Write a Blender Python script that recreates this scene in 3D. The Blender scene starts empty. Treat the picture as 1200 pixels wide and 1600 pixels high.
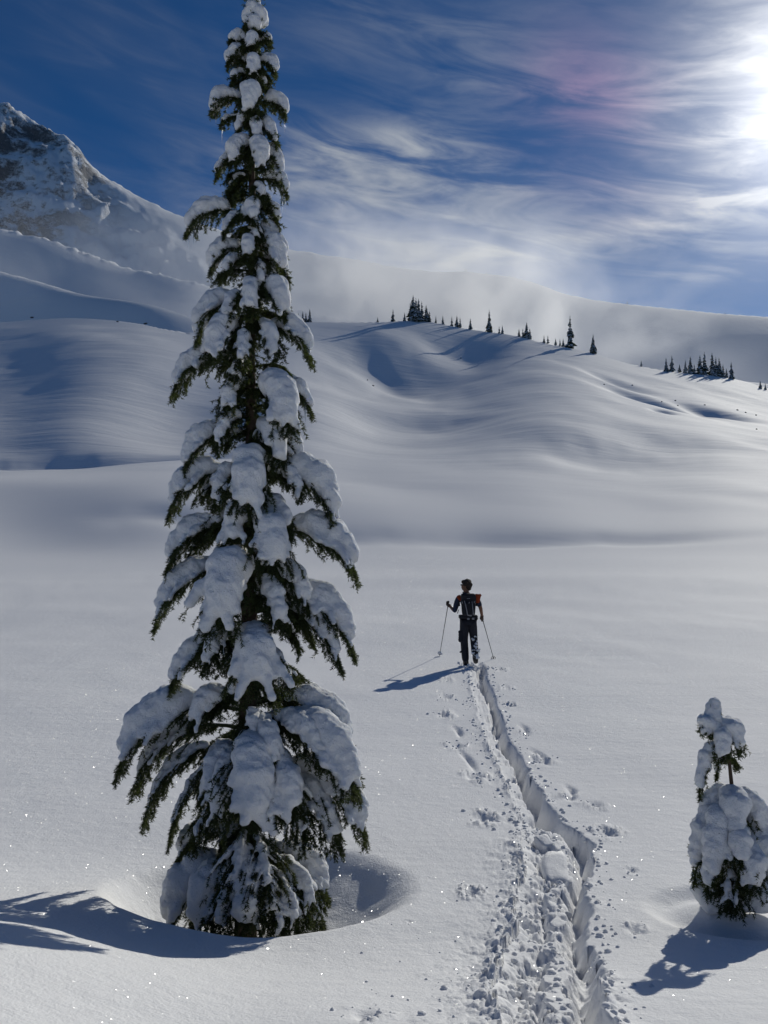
import bpy, bmesh, math, random
import numpy as np
from mathutils import Vector, Matrix

# ------------------------------------------------------------------ camera, sky, sun, exposure
scene = bpy.context.scene
C = scene.collection
F = 1244.0                       # focal length in photo pixels (1200 x 1600)
CAM_Z = 2.6
PITCH = math.atan(50.0 / F)
cam_d = bpy.data.cameras.new('camera')
cam = bpy.data.objects.new('camera', cam_d)
C.objects.link(cam)
cam.location = (0, 0, CAM_Z)
cam.rotation_euler = (math.pi / 2 + PITCH, 0, 0)
cam_d.sensor_fit = 'VERTICAL'
cam_d.sensor_height = 24.0
cam_d.lens = F / 1600.0 * 24.0
cam_d.clip_start = 0.05
cam_d.clip_end = 6000
scene.camera = cam

def ray(px, py):
    """(X/Y, Z/Y) of the sight line through a photo pixel"""
    u = (px - 600.0) / F; v = (800.0 - py) / F
    k = math.cos(PITCH) - v * math.sin(PITCH)
    return u / k, (math.sin(PITCH) + v * math.cos(PITCH)) / k

def at(px, py, Y):
    a, b = ray(px, py)
    return Vector((a * Y, Y, CAM_Z + b * Y))

_a, _b = ray(1340, 140)
SUN = Vector((_a, 1.0, _b)).normalized()          # direction towards the sun
SUN_EL = math.asin(SUN.z)
SUN_AZ = math.atan2(SUN.x, SUN.y)

scene.view_settings.view_transform = 'Standard'
scene.view_settings.look = 'None'
scene.view_settings.gamma = 1.0
scene.view_settings.use_curve_mapping = False
scene.view_settings.exposure = -0.6

sun_d = bpy.data.lights.new('sun', 'SUN')
sun_d.energy = 4.2
sun_d.angle = math.radians(0.5)
sun_d.color = (1.0, 0.965, 0.865)
sun_o = bpy.data.objects.new('sun', sun_d)
C.objects.link(sun_o)
sun_o.location = SUN * 50
sun_o.rotation_euler = SUN.to_track_quat('Z', 'Y').to_euler()

class NT:
    """small helper for node trees"""
    def __init__(self, tree):
        self.t = tree; self.n = tree.nodes; self.l = tree.links
    def node(self, typ, **kw):
        n = self.n.new(typ)
        for k, v in kw.items():
            setattr(n, k, v)
        return n
    def put(self, sock, v):
        if hasattr(v, 'is_output'):
            self.l.new(v, sock)
        else:
            sock.default_value = v
    def math(self, op, a, b=None, c=None, clamp=False):
        n = self.node('ShaderNodeMath', operation=op); n.use_clamp = clamp
        self.put(n.inputs[0], a)
        if b is not None: self.put(n.inputs[1], b)
        if c is not None: self.put(n.inputs[2], c)
        return n.outputs[0]
    def vec(self, op, a, b=None, scale=None):
        n = self.node('ShaderNodeVectorMath', operation=op)
        self.put(n.inputs[0], a)
        if b is not None: self.put(n.inputs[1], b)
        if scale is not None: self.put(n.inputs['Scale'], scale)
        return n.outputs['Value'] if op in ('DOT_PRODUCT', 'LENGTH', 'DISTANCE') else n.outputs[0]
    def noise(self, vec, scale, detail=4, rough=0.55, dist=0.0):
        n = self.node('ShaderNodeTexNoise')
        self.put(n.inputs['Vector'], vec)
        n.inputs['Scale'].default_value = scale; n.inputs['Detail'].default_value = detail
        n.inputs['Roughness'].default_value = rough; n.inputs['Distortion'].default_value = dist
        return n.outputs[0]
    def ramp(self, x, lo, hi, a=0.0, b=1.0, smooth=True):
        n = self.node('ShaderNodeMapRange')
        n.interpolation_type = 'SMOOTHSTEP' if smooth else 'LINEAR'
        self.put(n.inputs[0], x)
        for i, v in enumerate((lo, hi, a, b)): n.inputs[i + 1].default_value = v
        return n.outputs[0]
    def mix(self, f, a, b):
        n = self.node('ShaderNodeMix', data_type='RGBA')
        self.put(n.inputs[0], f); self.put(n.inputs[6], a); self.put(n.inputs[7], b)
        return n.outputs[2]
    def comb(self, x, y, z):
        n = self.node('ShaderNodeCombineXYZ')
        self.put(n.inputs[0], x); self.put(n.inputs[1], y); self.put(n.inputs[2], z)
        return n.outputs[0]

def build_world():
    w = bpy.data.worlds.new('World'); scene.world = w; w.use_nodes = True
    t = NT(w.node_tree)
    for n in list(t.n): t.n.remove(n)
    out = t.node('ShaderNodeOutputWorld'); bg = t.node('ShaderNodeBackground')
    bg.inputs['Strength'].default_value = SKY_STRENGTH
    t.l.new(bg.outputs[0], out.inputs[0])
    sky = t.node('ShaderNodeTexSky', sky_type='NISHITA')
    sky.sun_disc = False
    sky.sun_elevation = SUN_EL; sky.sun_rotation = SUN_AZ
    sky.altitude = 2000; sky.air_density = 1.0; sky.dust_density = 0.2; sky.ozone_density = 5.0
    d = t.node('ShaderNodeTexCoord').outputs['Generated']
    sx = t.node('ShaderNodeSeparateXYZ'); t.l.new(d, sx.inputs[0])
    X, Y, Z = sx.outputs
    az = t.math('ARCTAN2', X, Y)
    el = t.math('ARCSINE', Z)
    # thin cirrus: streaks of stretched, warped noise on the dome
    p = t.comb(az, t.math('MULTIPLY_ADD', az, 0.10, el), 0.0)
    def streak(sx_, sy_, off, detail, rough, dist):
        q = t.comb(t.math('MULTIPLY_ADD', az, sx_, off), t.math('MULTIPLY', t.math('MULTIPLY_ADD', az, 0.16, el), sy_), off)
        return t.noise(q, 1.0, detail, rough, dist)
    warp = t.noise(t.comb(t.math('MULTIPLY', az, 2.2), t.math('MULTIPLY', el, 5.0), 4.2), 1.0, 3, 0.5)
    big = streak(2.6, 7.0, 3.7, 3, 0.5, 0.6)
    fine = streak(5.5, 30.0, 1.3, 6, 0.55, 0.9)
    finer = streak(20.0, 90.0, 8.3, 4, 0.6, 0.5)
    cover = t.ramp(big, 0.42, 0.72)
    wisps = t.math('ADD', t.math('MULTIPLY', fine, 0.86), t.math('MULTIPLY', finer, 0.14))
    wisp = t.ramp(wisps, 0.36, 0.78)
    veil = t.math('MULTIPLY', cover, t.math('MULTIPLY_ADD', wisp, 0.75, 0.25))
    def blob(px, py, rx, ry, tilt):
        """soft elliptical bank of cloud in the sky, at a direction"""
        a, b = ray(px, py)
        a0 = math.atan(a); e0 = math.atan(b * math.cos(a0))
        da = t.math('SUBTRACT', az, a0); de = t.math('SUBTRACT', el, e0)
        c, s = math.cos(tilt), math.sin(tilt)
        u = t.math('ADD', t.math('MULTIPLY', da, c / rx), t.math('MULTIPLY', de, s / rx))
        v = t.math('ADD', t.math('MULTIPLY', da, -s / ry), t.math('MULTIPLY', de, c / ry))
        r2 = t.math('ADD', t.math('MULTIPLY', u, u), t.math('MULTIPLY', v, v))
        return t.math('EXPONENT', t.math('MULTIPLY', r2, -1.0))
    def sum_(*a):
        o = a[0]
        for b in a[1:]: o = t.math('ADD', o, b)
        return o
    def mul(a, k): return t.math('MULTIPLY', a, k)
    # the lens-shaped cirrus bank, its tail, the veil low over the ridge, the bands towards the sun
    banks = sum_(mul(blob(600, 262, 0.155, 0.042, -0.10), 0.75), mul(blob(520, 236, 0.11, 0.018, 0.12), 0.32),
                 mul(blob(700, 240, 0.08, 0.022, -0.30), 0.28),
                 mul(blob(560, 350, 0.22, 0.055, 0.0), 0.62), mul(blob(900, 372, 0.24, 0.016, 0.10), 0.55),
                 mul(blob(1080, 290, 0.16, 0.06, 0.1), 0.5), mul(blob(1190, 200, 0.09, 0.13, 0.0), 0.75), mul(blob(1100, 120, 0.12, 0.03, 0.25), 0.3), mul(blob(1130, 420, 0.14, 0.010, 0.03), 0.5),
                 mul(blob(650, 60, 0.25, 0.05, -0.2), 0.12), mul(blob(900, 145, 0.17, 0.055, -0.2), 0.34),
                 mul(blob(760, 400, 0.16, 0.035, 0.0), 0.4))
    bank = t.math('MULTIPLY', banks, t.math('MULTIPLY_ADD', wisp, 1.2, 0.06))
    cloud = t.math('ADD', t.math('MULTIPLY', veil, 0.16), bank, clamp=True)
    # light through ice cloud: forward scattering lobe about the sun
    sd = t.node('ShaderNodeCombineXYZ')
    for i in range(3): sd.inputs[i].default_value = SUN[i]
    cosang = t.math('MAXIMUM', t.vec('DOT_PRODUCT', d, sd.outputs[0]), 0.0)
    lobe1 = t.math('POWER', cosang, 6.0)
    lobe2 = t.math('POWER', cosang, 55.0)
    lobe3 = t.math('POWER', cosang, 420.0)
    lum = sum_(10.5, mul(lobe1, 5.5), mul(lobe2, 5.0), mul(lobe3, 10.0))
    # iridescence: faint pink ring ten to twenty degrees from the sun
    ang = t.math('ARCCOSINE', t.math('MINIMUM', cosang, 0.99999))
    ring = t.math('EXPONENT', mul(t.math('POWER', t.math('DIVIDE', t.math('SUBTRACT', ang, 0.26), 0.085), 2.0), -1.0))
    tint = t.mix(t.math('MULTIPLY', t.math('MULTIPLY', ring, blob(900, 140, 0.20, 0.09, -0.2)), 1.0), (0.88, 0.95, 1.06, 1), (1.0, 0.66, 0.95, 1))
    ccol = t.vec('SCALE', tint, scale=lum)
    clear = t.vec('MULTIPLY', sky.outputs[0], (0.42, 1.0, 1.42))
    mixed = t.mix(cloud, clear, ccol)
    # aureole of the hazy air round the sun
    aur = sum_(mul(t.math('EXPONENT', mul(ang, -1 / 0.07)), 50.0), mul(t.math('EXPONENT', mul(ang, -1 / 0.035)), 90.0))
    halo = t.vec('SCALE', (1.0, 0.98, 0.95), scale=aur)
    t.l.new(t.vec('ADD', mixed, halo), bg.inputs['Color'])
SKY_STRENGTH = 0.05
build_world()

scene.cycles.max_bounces = 6
scene.cycles.diffuse_bounces = 3
scene.cycles.glossy_bounces = 2
scene.cycles.transmission_bounces = 4
scene.cycles.transparent_max_bounces = 6
scene.cycles.volume_bounces = 1
scene.cycles.volume_step_rate = 1.0
scene.cycles.volume_max_steps = 256
scene.cycles.use_denoising = True
scene.cycles.caustics_reflective = False
scene.cycles.caustics_refractive = False
scene.cycles.sample_clamp_indirect = 4.0
# ------------------------------------------------------------------ helpers
def tag(o, label=None, cat=None, group=None, kind=None):
    if label: o['label'] = label
    if cat: o['category'] = cat
    if group: o['group'] = group
    if kind: o['kind'] = kind
    return o

def empty(name, loc=(0, 0, 0)):
    o = bpy.data.objects.new(name, None); C.objects.link(o); o.location = loc
    o.empty_display_size = 0.1
    return o

def mesh_np(name, V, faces, mat=None, parent=None, smooth=True):
    """faces: int array (n,3) or (n,4), or a list of such arrays"""
    fl = faces if isinstance(faces, list) else [faces]
    me = bpy.data.meshes.new(name)
    V = np.asarray(V, np.float32)
    me.vertices.add(len(V)); me.vertices.foreach_set('co', V.ravel())
    nl = sum(f.size for f in fl); nf = sum(len(f) for f in fl)
    me.loops.add(nl); me.polygons.add(nf)
    me.loops.foreach_set('vertex_index', np.concatenate([f.ravel() for f in fl]).astype(np.int32))
    tot = np.concatenate([np.full(len(f), f.shape[1]) for f in fl])
    st = np.concatenate([[0], np.cumsum(tot)[:-1]])
    me.polygons.foreach_set('loop_start', st.astype(np.int32))
    me.update(calc_edges=True)
    me.polygons.foreach_set('use_smooth', np.full(nf, smooth))
    if mat: me.materials.append(mat)
    o = bpy.data.objects.new(name, me); C.objects.link(o)
    if parent: o.parent = parent
    return o

def _h(ix, iy, seed):
    n = (ix.astype(np.int64) * 374761393 + iy.astype(np.int64) * 668265263 + seed * 1442695041) & 0xffffffff
    n = ((n ^ (n >> 13)) * 1274126177) & 0xffffffff
    n = ((n ^ (n >> 16)) * 2246822519) & 0xffffffff
    return ((n ^ (n >> 15)) & 0xffffff) / float(0xffffff)

def vnoise(x, y, seed=0):
    x = np.asarray(x, float); y = np.asarray(y, float)
    ix = np.floor(x); iy = np.floor(y); fx = x - ix; fy = y - iy
    ux = fx * fx * fx * (fx * (fx * 6 - 15) + 10); uy = fy * fy * fy * (fy * (fy * 6 - 15) + 10)
    a = _h(ix, iy, seed); b = _h(ix + 1, iy, seed); c = _h(ix, iy + 1, seed); d = _h(ix + 1, iy + 1, seed)
    return (a + (b - a) * ux + (c - a) * uy + (a - b - c + d) * ux * uy) * 2 - 1

def fbm(x, y, oct=4, seed=0, gain=0.5):
    s = 0; a = 1.0
    for k in range(oct):
        s = s + a * vnoise(x * 2 ** k + 17.3 * k, y * 2 ** k - 9.1 * k, seed + k); a *= gain
    return s

def clods(x, y, seed=0):
    """cellular bumps: rounded lumps of snow, 0..1"""
    ix = np.floor(x); iy = np.floor(y); best = np.full(np.shape(x), 9.0); hh = np.zeros(np.shape(x))
    for dx in (-1, 0, 1):
        for dy in (-1, 0, 1):
            cx = ix + dx; cy = iy + dy
            px = cx + _h(cx, cy, seed); py = cy + _h(cx, cy, seed + 7)
            d = (px - x) ** 2 + (py - y) ** 2
            h = _h(cx, cy, seed + 13)
            m = d < best
            best = np.where(m, d, best); hh = np.where(m, h, hh)
    return np.sqrt(np.clip(1 - best / 0.5, 0, 1)) * hh

def sstep(a, b, x):
    t = np.clip((np.asarray(x, float) - a) / (b - a), 0, 1)
    return t * t * (3 - 2 * t)

# ------------------------------------------------------------------ the shape of the land
G_D = np.array([-60, -8, 0, 2.2, 2.9, 4.4, 7.6, 12, 17.5, 30, 45], float)
G_G = np.array([-3.0, 0.2, 1.22, 1.48, 1.69, 2.12, 2.42, 2.56, 2.60, 2.40, 1.80])
def _pchip(xs, ys):
    h = np.diff(xs); s = np.diff(ys) / h
    m = np.zeros(len(xs))
    for i in range(1, len(xs) - 1):
        if s[i - 1] * s[i] > 0:
            w1 = 2 * h[i] + h[i - 1]; w2 = h[i] + 2 * h[i - 1]
            m[i] = (w1 + w2) / (w1 / s[i - 1] + w2 / s[i])
    m[0] = s[0]; m[-1] = s[-1]
    return m
G_M = _pchip(G_D, G_G)
def hermite(xs, ys, ms, x):
    i = np.clip(np.searchsorted(xs, x) - 1, 0, len(xs) - 2)
    h = xs[i + 1] - xs[i]; t = np.clip((x - xs[i]) / h, 0, 1)
    return ((2 * t**3 - 3 * t**2 + 1) * ys[i] + (t**3 - 2 * t**2 + t) * h * ms[i]
            + (-2 * t**3 + 3 * t**2) * ys[i + 1] + (t**3 - t**2) * h * ms[i + 1])

TREE = at(385, 1452, 5.3)          # foot of the big fir, in its well
FIR2 = at(1142, 1428, 4.75)        # foot of the little fir

def near_z(x, y):
    """snow surface of the foreground and the basin, before tracks"""
    z = CAM_Z - hermite(G_D, G_G, G_M, np.clip(y, -60, 45))
    z = z + 0.30 * sstep(-0.45, -2.1, x) * sstep(6.2, 3.0, y)
    z = z + 0.020 * fbm(x * 0.55, y * 0.4, 3, 5) * sstep(1, 4, y) + 0.10 * fbm(x * 0.08, y * 0.13, 2, 9) * sstep(15, 30, y)
    # the well round the big fir
    dx = x - TREE.x; dy = y - TREE.y
    ang = np.arctan2(dy, dx)
    R = 0.77 + 0.09 * np.cos(ang) + 0.05 * np.sin(2 * ang + 1)
    r = np.hypot(dx, dy)
    zc = TREE.z - 0.05
    k = sstep(1.28, 0.62, r / R)
    z = z * (1 - k) + zc * k
    # a hump of snow inside the well, to the right of the trunk
    z = z + 0.07 * np.exp(-(((x - TREE.x - 0.58) / 0.15) ** 2 + ((y - TREE.y - 0.30) / 0.26) ** 2)) + 0.012 * fbm(x * 4, y * 4, 3, 15) * sstep(1.5, 0.9, r / R)
    # small moat round the little fir
    r2 = np.hypot(x - FIR2.x, y - FIR2.y)
    z = z - 0.05 * sstep(0.52, 0.36, r2) + 0.07 * sstep(0.36, 0.12, r2)
    return z

def ground_px(px, py, zf=near_z):
    a, b = ray(px, py)
    ys = np.concatenate([np.arange(1.2, 25, 0.004), np.arange(25, 60, 0.05)])
    d = CAM_Z + b * ys - zf(a * ys, ys)
    i = int(np.argmax(d < 0))
    return a * ys[i], ys[i]

# the ski trench, edges traced where they lie on the snow
_LE = [(733, 1040), (735, 1055), (740, 1090), (747, 1115), (754, 1140), (762, 1165), (780, 1195), (787, 1215), (795, 1232), (807, 1260), (815, 1290), (816, 1360), (822, 1375), (806, 1395), (802, 1425), (801, 1460), (787, 1500), (773, 1540), (771, 1600)]
_RE = [(757, 1040), (760, 1048), (766, 1072), (775, 1102), (793, 1140), (799, 1160), (812, 1188), (826, 1205), (836, 1222), (850, 1245), (866, 1262), (885, 1288), (905, 1302), (926, 1318), (922, 1345), (920, 1398), (928, 1420), (929, 1475), (930, 1500), (936, 1538), (944, 1570), (946, 1600)]
def _edge(pts):
    g = sorted((ground_px(*p)[::-1] for p in pts))
    ys = np.array([q[0] for q in g]); xs = np.array([q[1] for q in g])
    return np.concatenate([[-3.0], ys]), np.concatenate([[xs[0] + 0.02], xs])
LE_Y, LE_X = _edge(_LE); RE_Y, RE_X = _edge(_RE)
TR_END = LE_Y[-1]

# pole plants: x, y in the photo, size in metres, long drag mark or none
POLE_MARKS = [(697, 1062, .10), (695, 1089, .12), (692, 1116, .13), (713, 1166, .11), (742, 1214, .13), (755, 1278, .12), (736, 1396, .075),
              (572, 1586, .07), (782, 1046, .10), (790, 1074, .11), (798, 1101, .12), (822, 1146, .09), (845, 1188, .12), (890, 1246, .09), (932, 1258, .08),
              (948, 1301, .10), (986, 1360, .05), (992, 1453, .06), (640, 1440, .02), (660, 1524, .018), (685, 1560, .02), (660, 1330, .0)]
DRAGS = [((706, 1135), (718, 1152)), ((715, 1172), (742, 1207)), ((810, 1132), (822, 1146)), ((826, 1170), (858, 1195)), ((884, 1228), (890, 1245))]
PM = [(*ground_px(a, b), s) for a, b, s in POLE_MARKS if s > 0]
DR = [(ground_px(*a), ground_px(*b)) for a, b in DRAGS]

def track_dz(x, y):
    """trench, crumbled edges, pole holes (added to near_z)"""
    dz = np.zeros_like(x)
    m = (y > -2) & (y < TR_END + 0.6) & (np.abs(x - 1.0) < 2.2)
    X = x[m]; Yv = y[m]
    jl = 0.028 * fbm(Yv * 5, X * 2, 3, 21) + 0.018 * vnoise(Yv * 19, X * 8, 22)
    jr = 0.020 * fbm(Yv * 4, X * 2, 3, 31) + 0.03 * np.round(1.2 * vnoise(Yv * 1.6, 0 * Yv, 33)) + 0.008 * vnoise(Yv * 16, X * 8, 32)
    xl = np.interp(Yv, LE_Y, LE_X) + jl; xr = np.interp(Yv, RE_Y, RE_X) + jr
    w = np.maximum(xr - xl, 0.05)
    t = (X - xl) / w
    fade = sstep(TR_END + 0.40, TR_END - 0.45, Yv)
    inside = np.minimum(X - xl, xr - X)
    cl_ = vnoise(X * 22, Yv * 14, 35)
    lw = sstep(-0.02, 0.11, X - xl); rw = sstep(-0.02, 0.085 + 0.045 * vnoise(Yv * 5, X * 0, 34), xr - X + 0.012 * cl_)
    cl = clods(X * 13, Yv * 9, 3); cl2 = clods(X * 30, Yv * 22, 4); cl3 = clods(X * 7, Yv * 4.5, 5)
    rough = 0.036 * cl + 0.018 * cl2 + 0.062 * cl3 + 0.022 * fbm(X * 9, Yv * 7, 4, 40)
    near = sstep(7.4, 6.2, Yv)
    # the left part is filled with crumbled snow near the camera; further off the trench is a clean deep slot
    fill = near * (0.075 * sstep(0.92, 0.62, t) + 0.020 * np.sin(Yv * 30 + 3 * vnoise(Yv * 2, X, 50) + 2 * t) * sstep(0.9, 0.65, t) * sstep(0.35, 0.5, t)) \
        + (1 - near) * 0.22 * sstep(0.60, 0.46, t + 0.22 * vnoise(Yv * 1.7, 0 * Yv, 51) + 0.10 * vnoise(Yv * 6, 0 * Yv, 52))
    # rib of pressed snow between the two ski grooves
    rib = near * 0.035 * np.exp(-((t - 0.56) / 0.12) ** 2) - near * 0.035 * np.exp(-((t - 0.40) / 0.035) ** 2)
    depth = 0.165 + 0.11 * (1 - near) + 0.05 * near * sstep(0.66, 0.84, t + 0.08 * vnoise(Yv * 3, 0 * Yv, 53)) - fill - rib - rough * (0.35 + 0.65 * sstep(0.95, 0.7, t))
    d = -np.maximum(depth, 0.015) * lw * rw * (inside > -0.02) * fade
    # crumbs thrown out on both sides
    outl = np.clip(-(X - xl), 0, 9); outr = np.clip(X - xr, 0, 9)
    wl = np.exp(-outl / (0.05 + 0.07 * near)) * (outl > 0); wr = np.exp(-outr / 0.05) * (outr > 0)
    patch = sstep(-0.3, 0.5, fbm(X * 1.5, Yv * 1.5, 2, 60)); patch2 = sstep(0.0, 0.6, fbm(X * 1.2, Yv * 1.0, 2, 61))
    d = d + (wl * (0.35 + 0.65 * patch) + wr * patch2 * 0.8) * (0.050 * cl + 0.030 * cl2 + 0.015) * sstep(TR_END + 0.3, TR_END - 0.1, Yv)
    dz[m] = d
    for (px, py, s) in PM:
        q = (np.abs(x - px) < 4 * s) & (np.abs(y - py) < 6 * s)
        if not q.any(): continue
        X = (x[q] - px) / s; Yv = (y[q] - py) / s
        r = np.hypot(X + 0.3 * vnoise(x[q] * 12, y[q] * 12, 70), Yv * 0.62)
        dz[q] += -0.45 * s * np.exp(-(r / 0.55) ** 2) + s * (0.32 * clods(x[q] / s * 2.6, y[q] / s * 1.9, 71) + 0.05) * np.exp(-((r - 1.0) / 0.55) ** 2) * sstep(-0.25, 0.3, vnoise(x[q] * 7, y[q] * 7, 72))
    for (p, e) in DR:
        ax, ay = p; bx, by = e
        L2 = (bx - ax) ** 2 + (by - ay) ** 2
        q = (x > min(ax, bx) - .2) & (x < max(ax, bx) + .2) & (y > min(ay, by) - .2) & (y < max(ay, by) + .2)
        if not q.any(): continue
        tt = np.clip(((x[q] - ax) * (bx - ax) + (y[q] - ay) * (by - ay)) / L2, 0, 1)
        bow = 0.05 * np.sin(math.pi * tt)
        dd = np.hypot(x[q] - ax - tt * (bx - ax) - bow, y[q] - ay - tt * (by - ay))
        dz[q] += -0.055 * np.exp(-(dd / 0.035) ** 2) * np.sin(math.pi * np.clip(tt, 0.08, 0.95))
    return dz

# distant relief: crest lines (photo pixels) with their distances
DOME = [(-700, 560), (-300, 530), (0, 504), (110, 497), (200, 503), (260, 514), (320, 521), (380, 512), (450, 503), (560, 503), (620, 502), (650, 500), (700, 508), (750, 517), (800, 523), (850, 535), (900, 545), (960, 562), (1000, 572), (1050, 580), (1100, 585), (1150, 592), (1200, 607), (1500, 690), (1900, 760)]
SLOPE = [(-700, 330), (-300, 370), (0, 424), (50, 437), (100, 452), (130, 462), (200, 470), (250, 480), (300, 498), (340, 512), (420, 530), (600, 540), (900, 590), (1200, 650), (1500, 700), (1900, 770)]
MORAINE = [(-700, 250), (-300, 300), (0, 360), (60, 370), (130, 395), (200, 420), (260, 432), (300, 440), (330, 450), (400, 470), (500, 492), (700, 520), (900, 560), (1200, 600), (1500, 640), (1900, 700)]
RIDGE = [(-700, -120), (-300, 20), (-100, 105), (0, 150), (40, 178), (80, 203), (110, 215), (130, 240), (145, 258), (190, 290), (240, 318), (290, 340), (340, 358), (450, 388), (550, 405), (640, 420), (690, 425), (720, 424), (780, 430), (830, 440), (880, 458), (940, 470), (1000, 477), (1060, 483), (1130, 490), (1200, 495), (1500, 520), (1900, 560)]
def crest(line):
    q = [ray(*p) for p in line]
    return np.array([a for a, b in q]), np.array([b for a, b in q])

# the face of the hill: how steeply the snow climbs away, for some columns (photo x) at falling photo heights.
# Steeper faces turn further from the low sun behind the ridge.
FACE = {
    -600: [(880, .06), (850, .26), (820, .34), (790, .32), (765, .30), (750, .10), (738, .08), (725, .26), (712, .48), (690, .41), (640, .40), (600, .41), (570, .41), (540, .40), (515, .36), (490, .30)],
    50:   [(880, .06), (850, .26), (820, .34), (790, .32), (765, .30), (748, .08), (735, .05), (725, .22), (712, .49), (690, .43), (650, .42), (610, .43), (570, .43), (540, .41), (515, .37), (495, .32)],
    250:  [(880, .06), (850, .22), (820, .31), (780, .30), (745, .22), (722, .08), (711, .05), (700, .22), (688, .42), (660, .47), (640, .46), (600, .47), (560, .44), (530, .38), (510, .32), (495, .28)],
    350:  [(880, .06), (850, .18), (820, .27), (780, .26), (740, .18), (710, .12), (690, .18), (670, .34), (640, .44), (610, .40), (590, .40), (560, .43), (530, .38), (510, .32), (495, .28)],
    470:  [(880, .06), (860, .10), (840, .26), (815, .27), (780, .20), (740, .17), (700, .24), (660, .32), (640, .34), (612, .20), (600, .18), (580, .32), (560, .46), (540, .48), (520, .40), (500, .30)],
    600:  [(880, .06), (862, .10), (842, .20), (800, .17), (760, .14), (720, .15), (692, .17), (668, .30), (650, .37), (630, .28), (612, .17), (598, .28), (580, .56), (560, .62), (535, .60), (518, .46), (500, .26)],
    700:  [(880, .06), (855, .10), (832, .18), (800, .15), (750, .14), (715, .13), (690, .13), (665, .20), (640, .23), (605, .20), (582, .26), (562, .40), (545, .50), (528, .50), (515, .40), (500, .24)],
    800:  [(880, .06), (862, .10), (845, .19), (800, .15), (745, .14), (712, .20), (685, .16), (660, .10), (640, .18), (605, .22), (578, .29), (555, .34), (540, .36), (525, .32), (510, .26)],
    900:  [(880, .06), (865, .10), (848, .17), (800, .15), (745, .14), (714, .24), (692, .34), (672, .30), (660, .10), (648, .12), (620, .24), (590, .30), (570, .32), (555, .30), (540, .28)],
    1050: [(880, .06), (868, .10), (856, .16), (800, .15), (745, .16), (715, .24), (692, .27), (678, .22), (667, .08), (656, .10), (640, .18), (622, .26), (606, .34), (592, .36), (580, .28)],
    1200: [(880, .06), (872, .10), (860, .16), (800, .15), (745, .16), (715, .20), (700, .22), (690, .14), (676, .14), (655, .20), (630, .26), (610, .28), (590, .28)],
    1800: [(880, .06), (872, .10), (860, .16), (800, .15), (760, .18), (740, .2), (700, .22)],
}
NY = 900
NA = 500
YS = np.linspace(45, 900, NY)
_fx = np.array([ray(x, 650)[0] for x in FACE])
AG = np.linspace(ray(-600, 650)[0], ray(1800, 650)[0], NA)
_yr = np.arange(400, 901, 4.0)
_tab = np.array([np.interp(_yr, [p[0] for p in v][::-1], [p[1] for p in v][::-1]) for v in FACE.values()])
_tm = np.array([_pchip(_fx, _tab[:, j]) for j in range(len(_yr))]).T
_field = np.array([[hermite(_fx, _tab[:, j], _tm[:, j], AG)] for j in range(len(_yr))])[:, 0, :]        # (photo height, column)
def _smooth(v, n, axis):
    k = np.hanning(n + 2)[1:-1]; k /= k.sum()
    return np.apply_along_axis(lambda q: np.convolve(np.pad(q, n // 2, 'edge'), k, 'valid'), axis, v)
_field = np.maximum(_field, ((850 - _yr) / F + np.interp(_yr, [600, 680, 720], [0.085, 0.075, 0.035]))[:, None])      # a face in view climbs faster than the sight line
_field = _smooth(_smooth(_field, 25, 1), 5, 0)
_wob = 5 * fbm(AG * 7.0, AG * 0, 2, 95)
_sight = ((850 - _yr) / F)[:, None]
def _climb(k):
    fld = _sight + (_field - _sight) * np.where(_sight > 0.0, k[None, :], 1.0)
    Zf = np.zeros((NA, NY)); Zf[:, 0] = CAM_Z - 1.80
    n = np.arange(NA)
    for j in range(1, NY):
        yi = np.clip((850 - F * (Zf[:, j - 1] - CAM_Z) / YS[j - 1] + _wob - 400) / 4.0, 0, len(_yr) - 1.001)
        i0 = yi.astype(int); g = yi - i0
        Zf[:, j] = Zf[:, j - 1] + (fld[i0, n] * (1 - g) + fld[i0 + 1, n] * g) * (YS[1] - YS[0])
    return Zf
_crd = np.interp(AG, *crest(DOME))
_want = np.interp(AG, [ray(x, 500)[0] for x in (-600, 0, 150, 300, 400, 480, 560, 690, 800, 1000, 1200, 1800)], [450, 430, 410, 368, 385, 440, 460, 425, 430, 430, 425, 420])
_k = np.ones(NA)
for _it in range(7):                 # the crest stands at a plausible distance in every direction
    FACE_Z = _smooth(_climb(_k), 55, 0)
    _o = FACE_Z > CAM_Z + _crd[:, None] * YS[None, :]
    _cy = np.where(_o.any(1), YS[np.argmax(_o, 1)], YS[-1])
    _k = np.clip(_k * np.log(_cy / 45) / np.log(_want / 45), 0.5, 2.5)
    _k = _smooth(_k, 51, 0)
def face_z(a, Y):
    """hill face height at sight-line slope a and distance Y"""
    fa = np.clip((a - AG[0]) / (AG[1] - AG[0]), 0, NA - 1.001); i = fa.astype(int); t = fa - i
    fy = np.clip((Y - YS[0]) / (YS[1] - YS[0]), 0, NY - 1.001); j = fy.astype(int); g = fy - j
    return (FACE_Z[i, j] * (1 - g) + FACE_Z[i, j + 1] * g) * (1 - t) + (FACE_Z[i + 1, j] * (1 - g) + FACE_Z[i + 1, j + 1] * g) * t
def _table(line, n):
    xs, ys = crest(line)
    return _smooth(hermite(xs, ys, _pchip(xs, ys), AG), n, 0)
_dd = _table(DOME, 7); _st = _table(SLOPE, 25); _mt = _table(MORAINE, 15); _rt = _table(RIDGE, 3)
_over = FACE_Z - (CAM_Z + _dd[:, None] * YS[None, :]) > 0
CREST_Y = np.where(_over.any(1), YS[np.argmax(_over, 1)], YS[-1])
CREST_Y = _smooth(CREST_Y, 61, 0)
_ds = _smooth(_dd, 15, 0)
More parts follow.
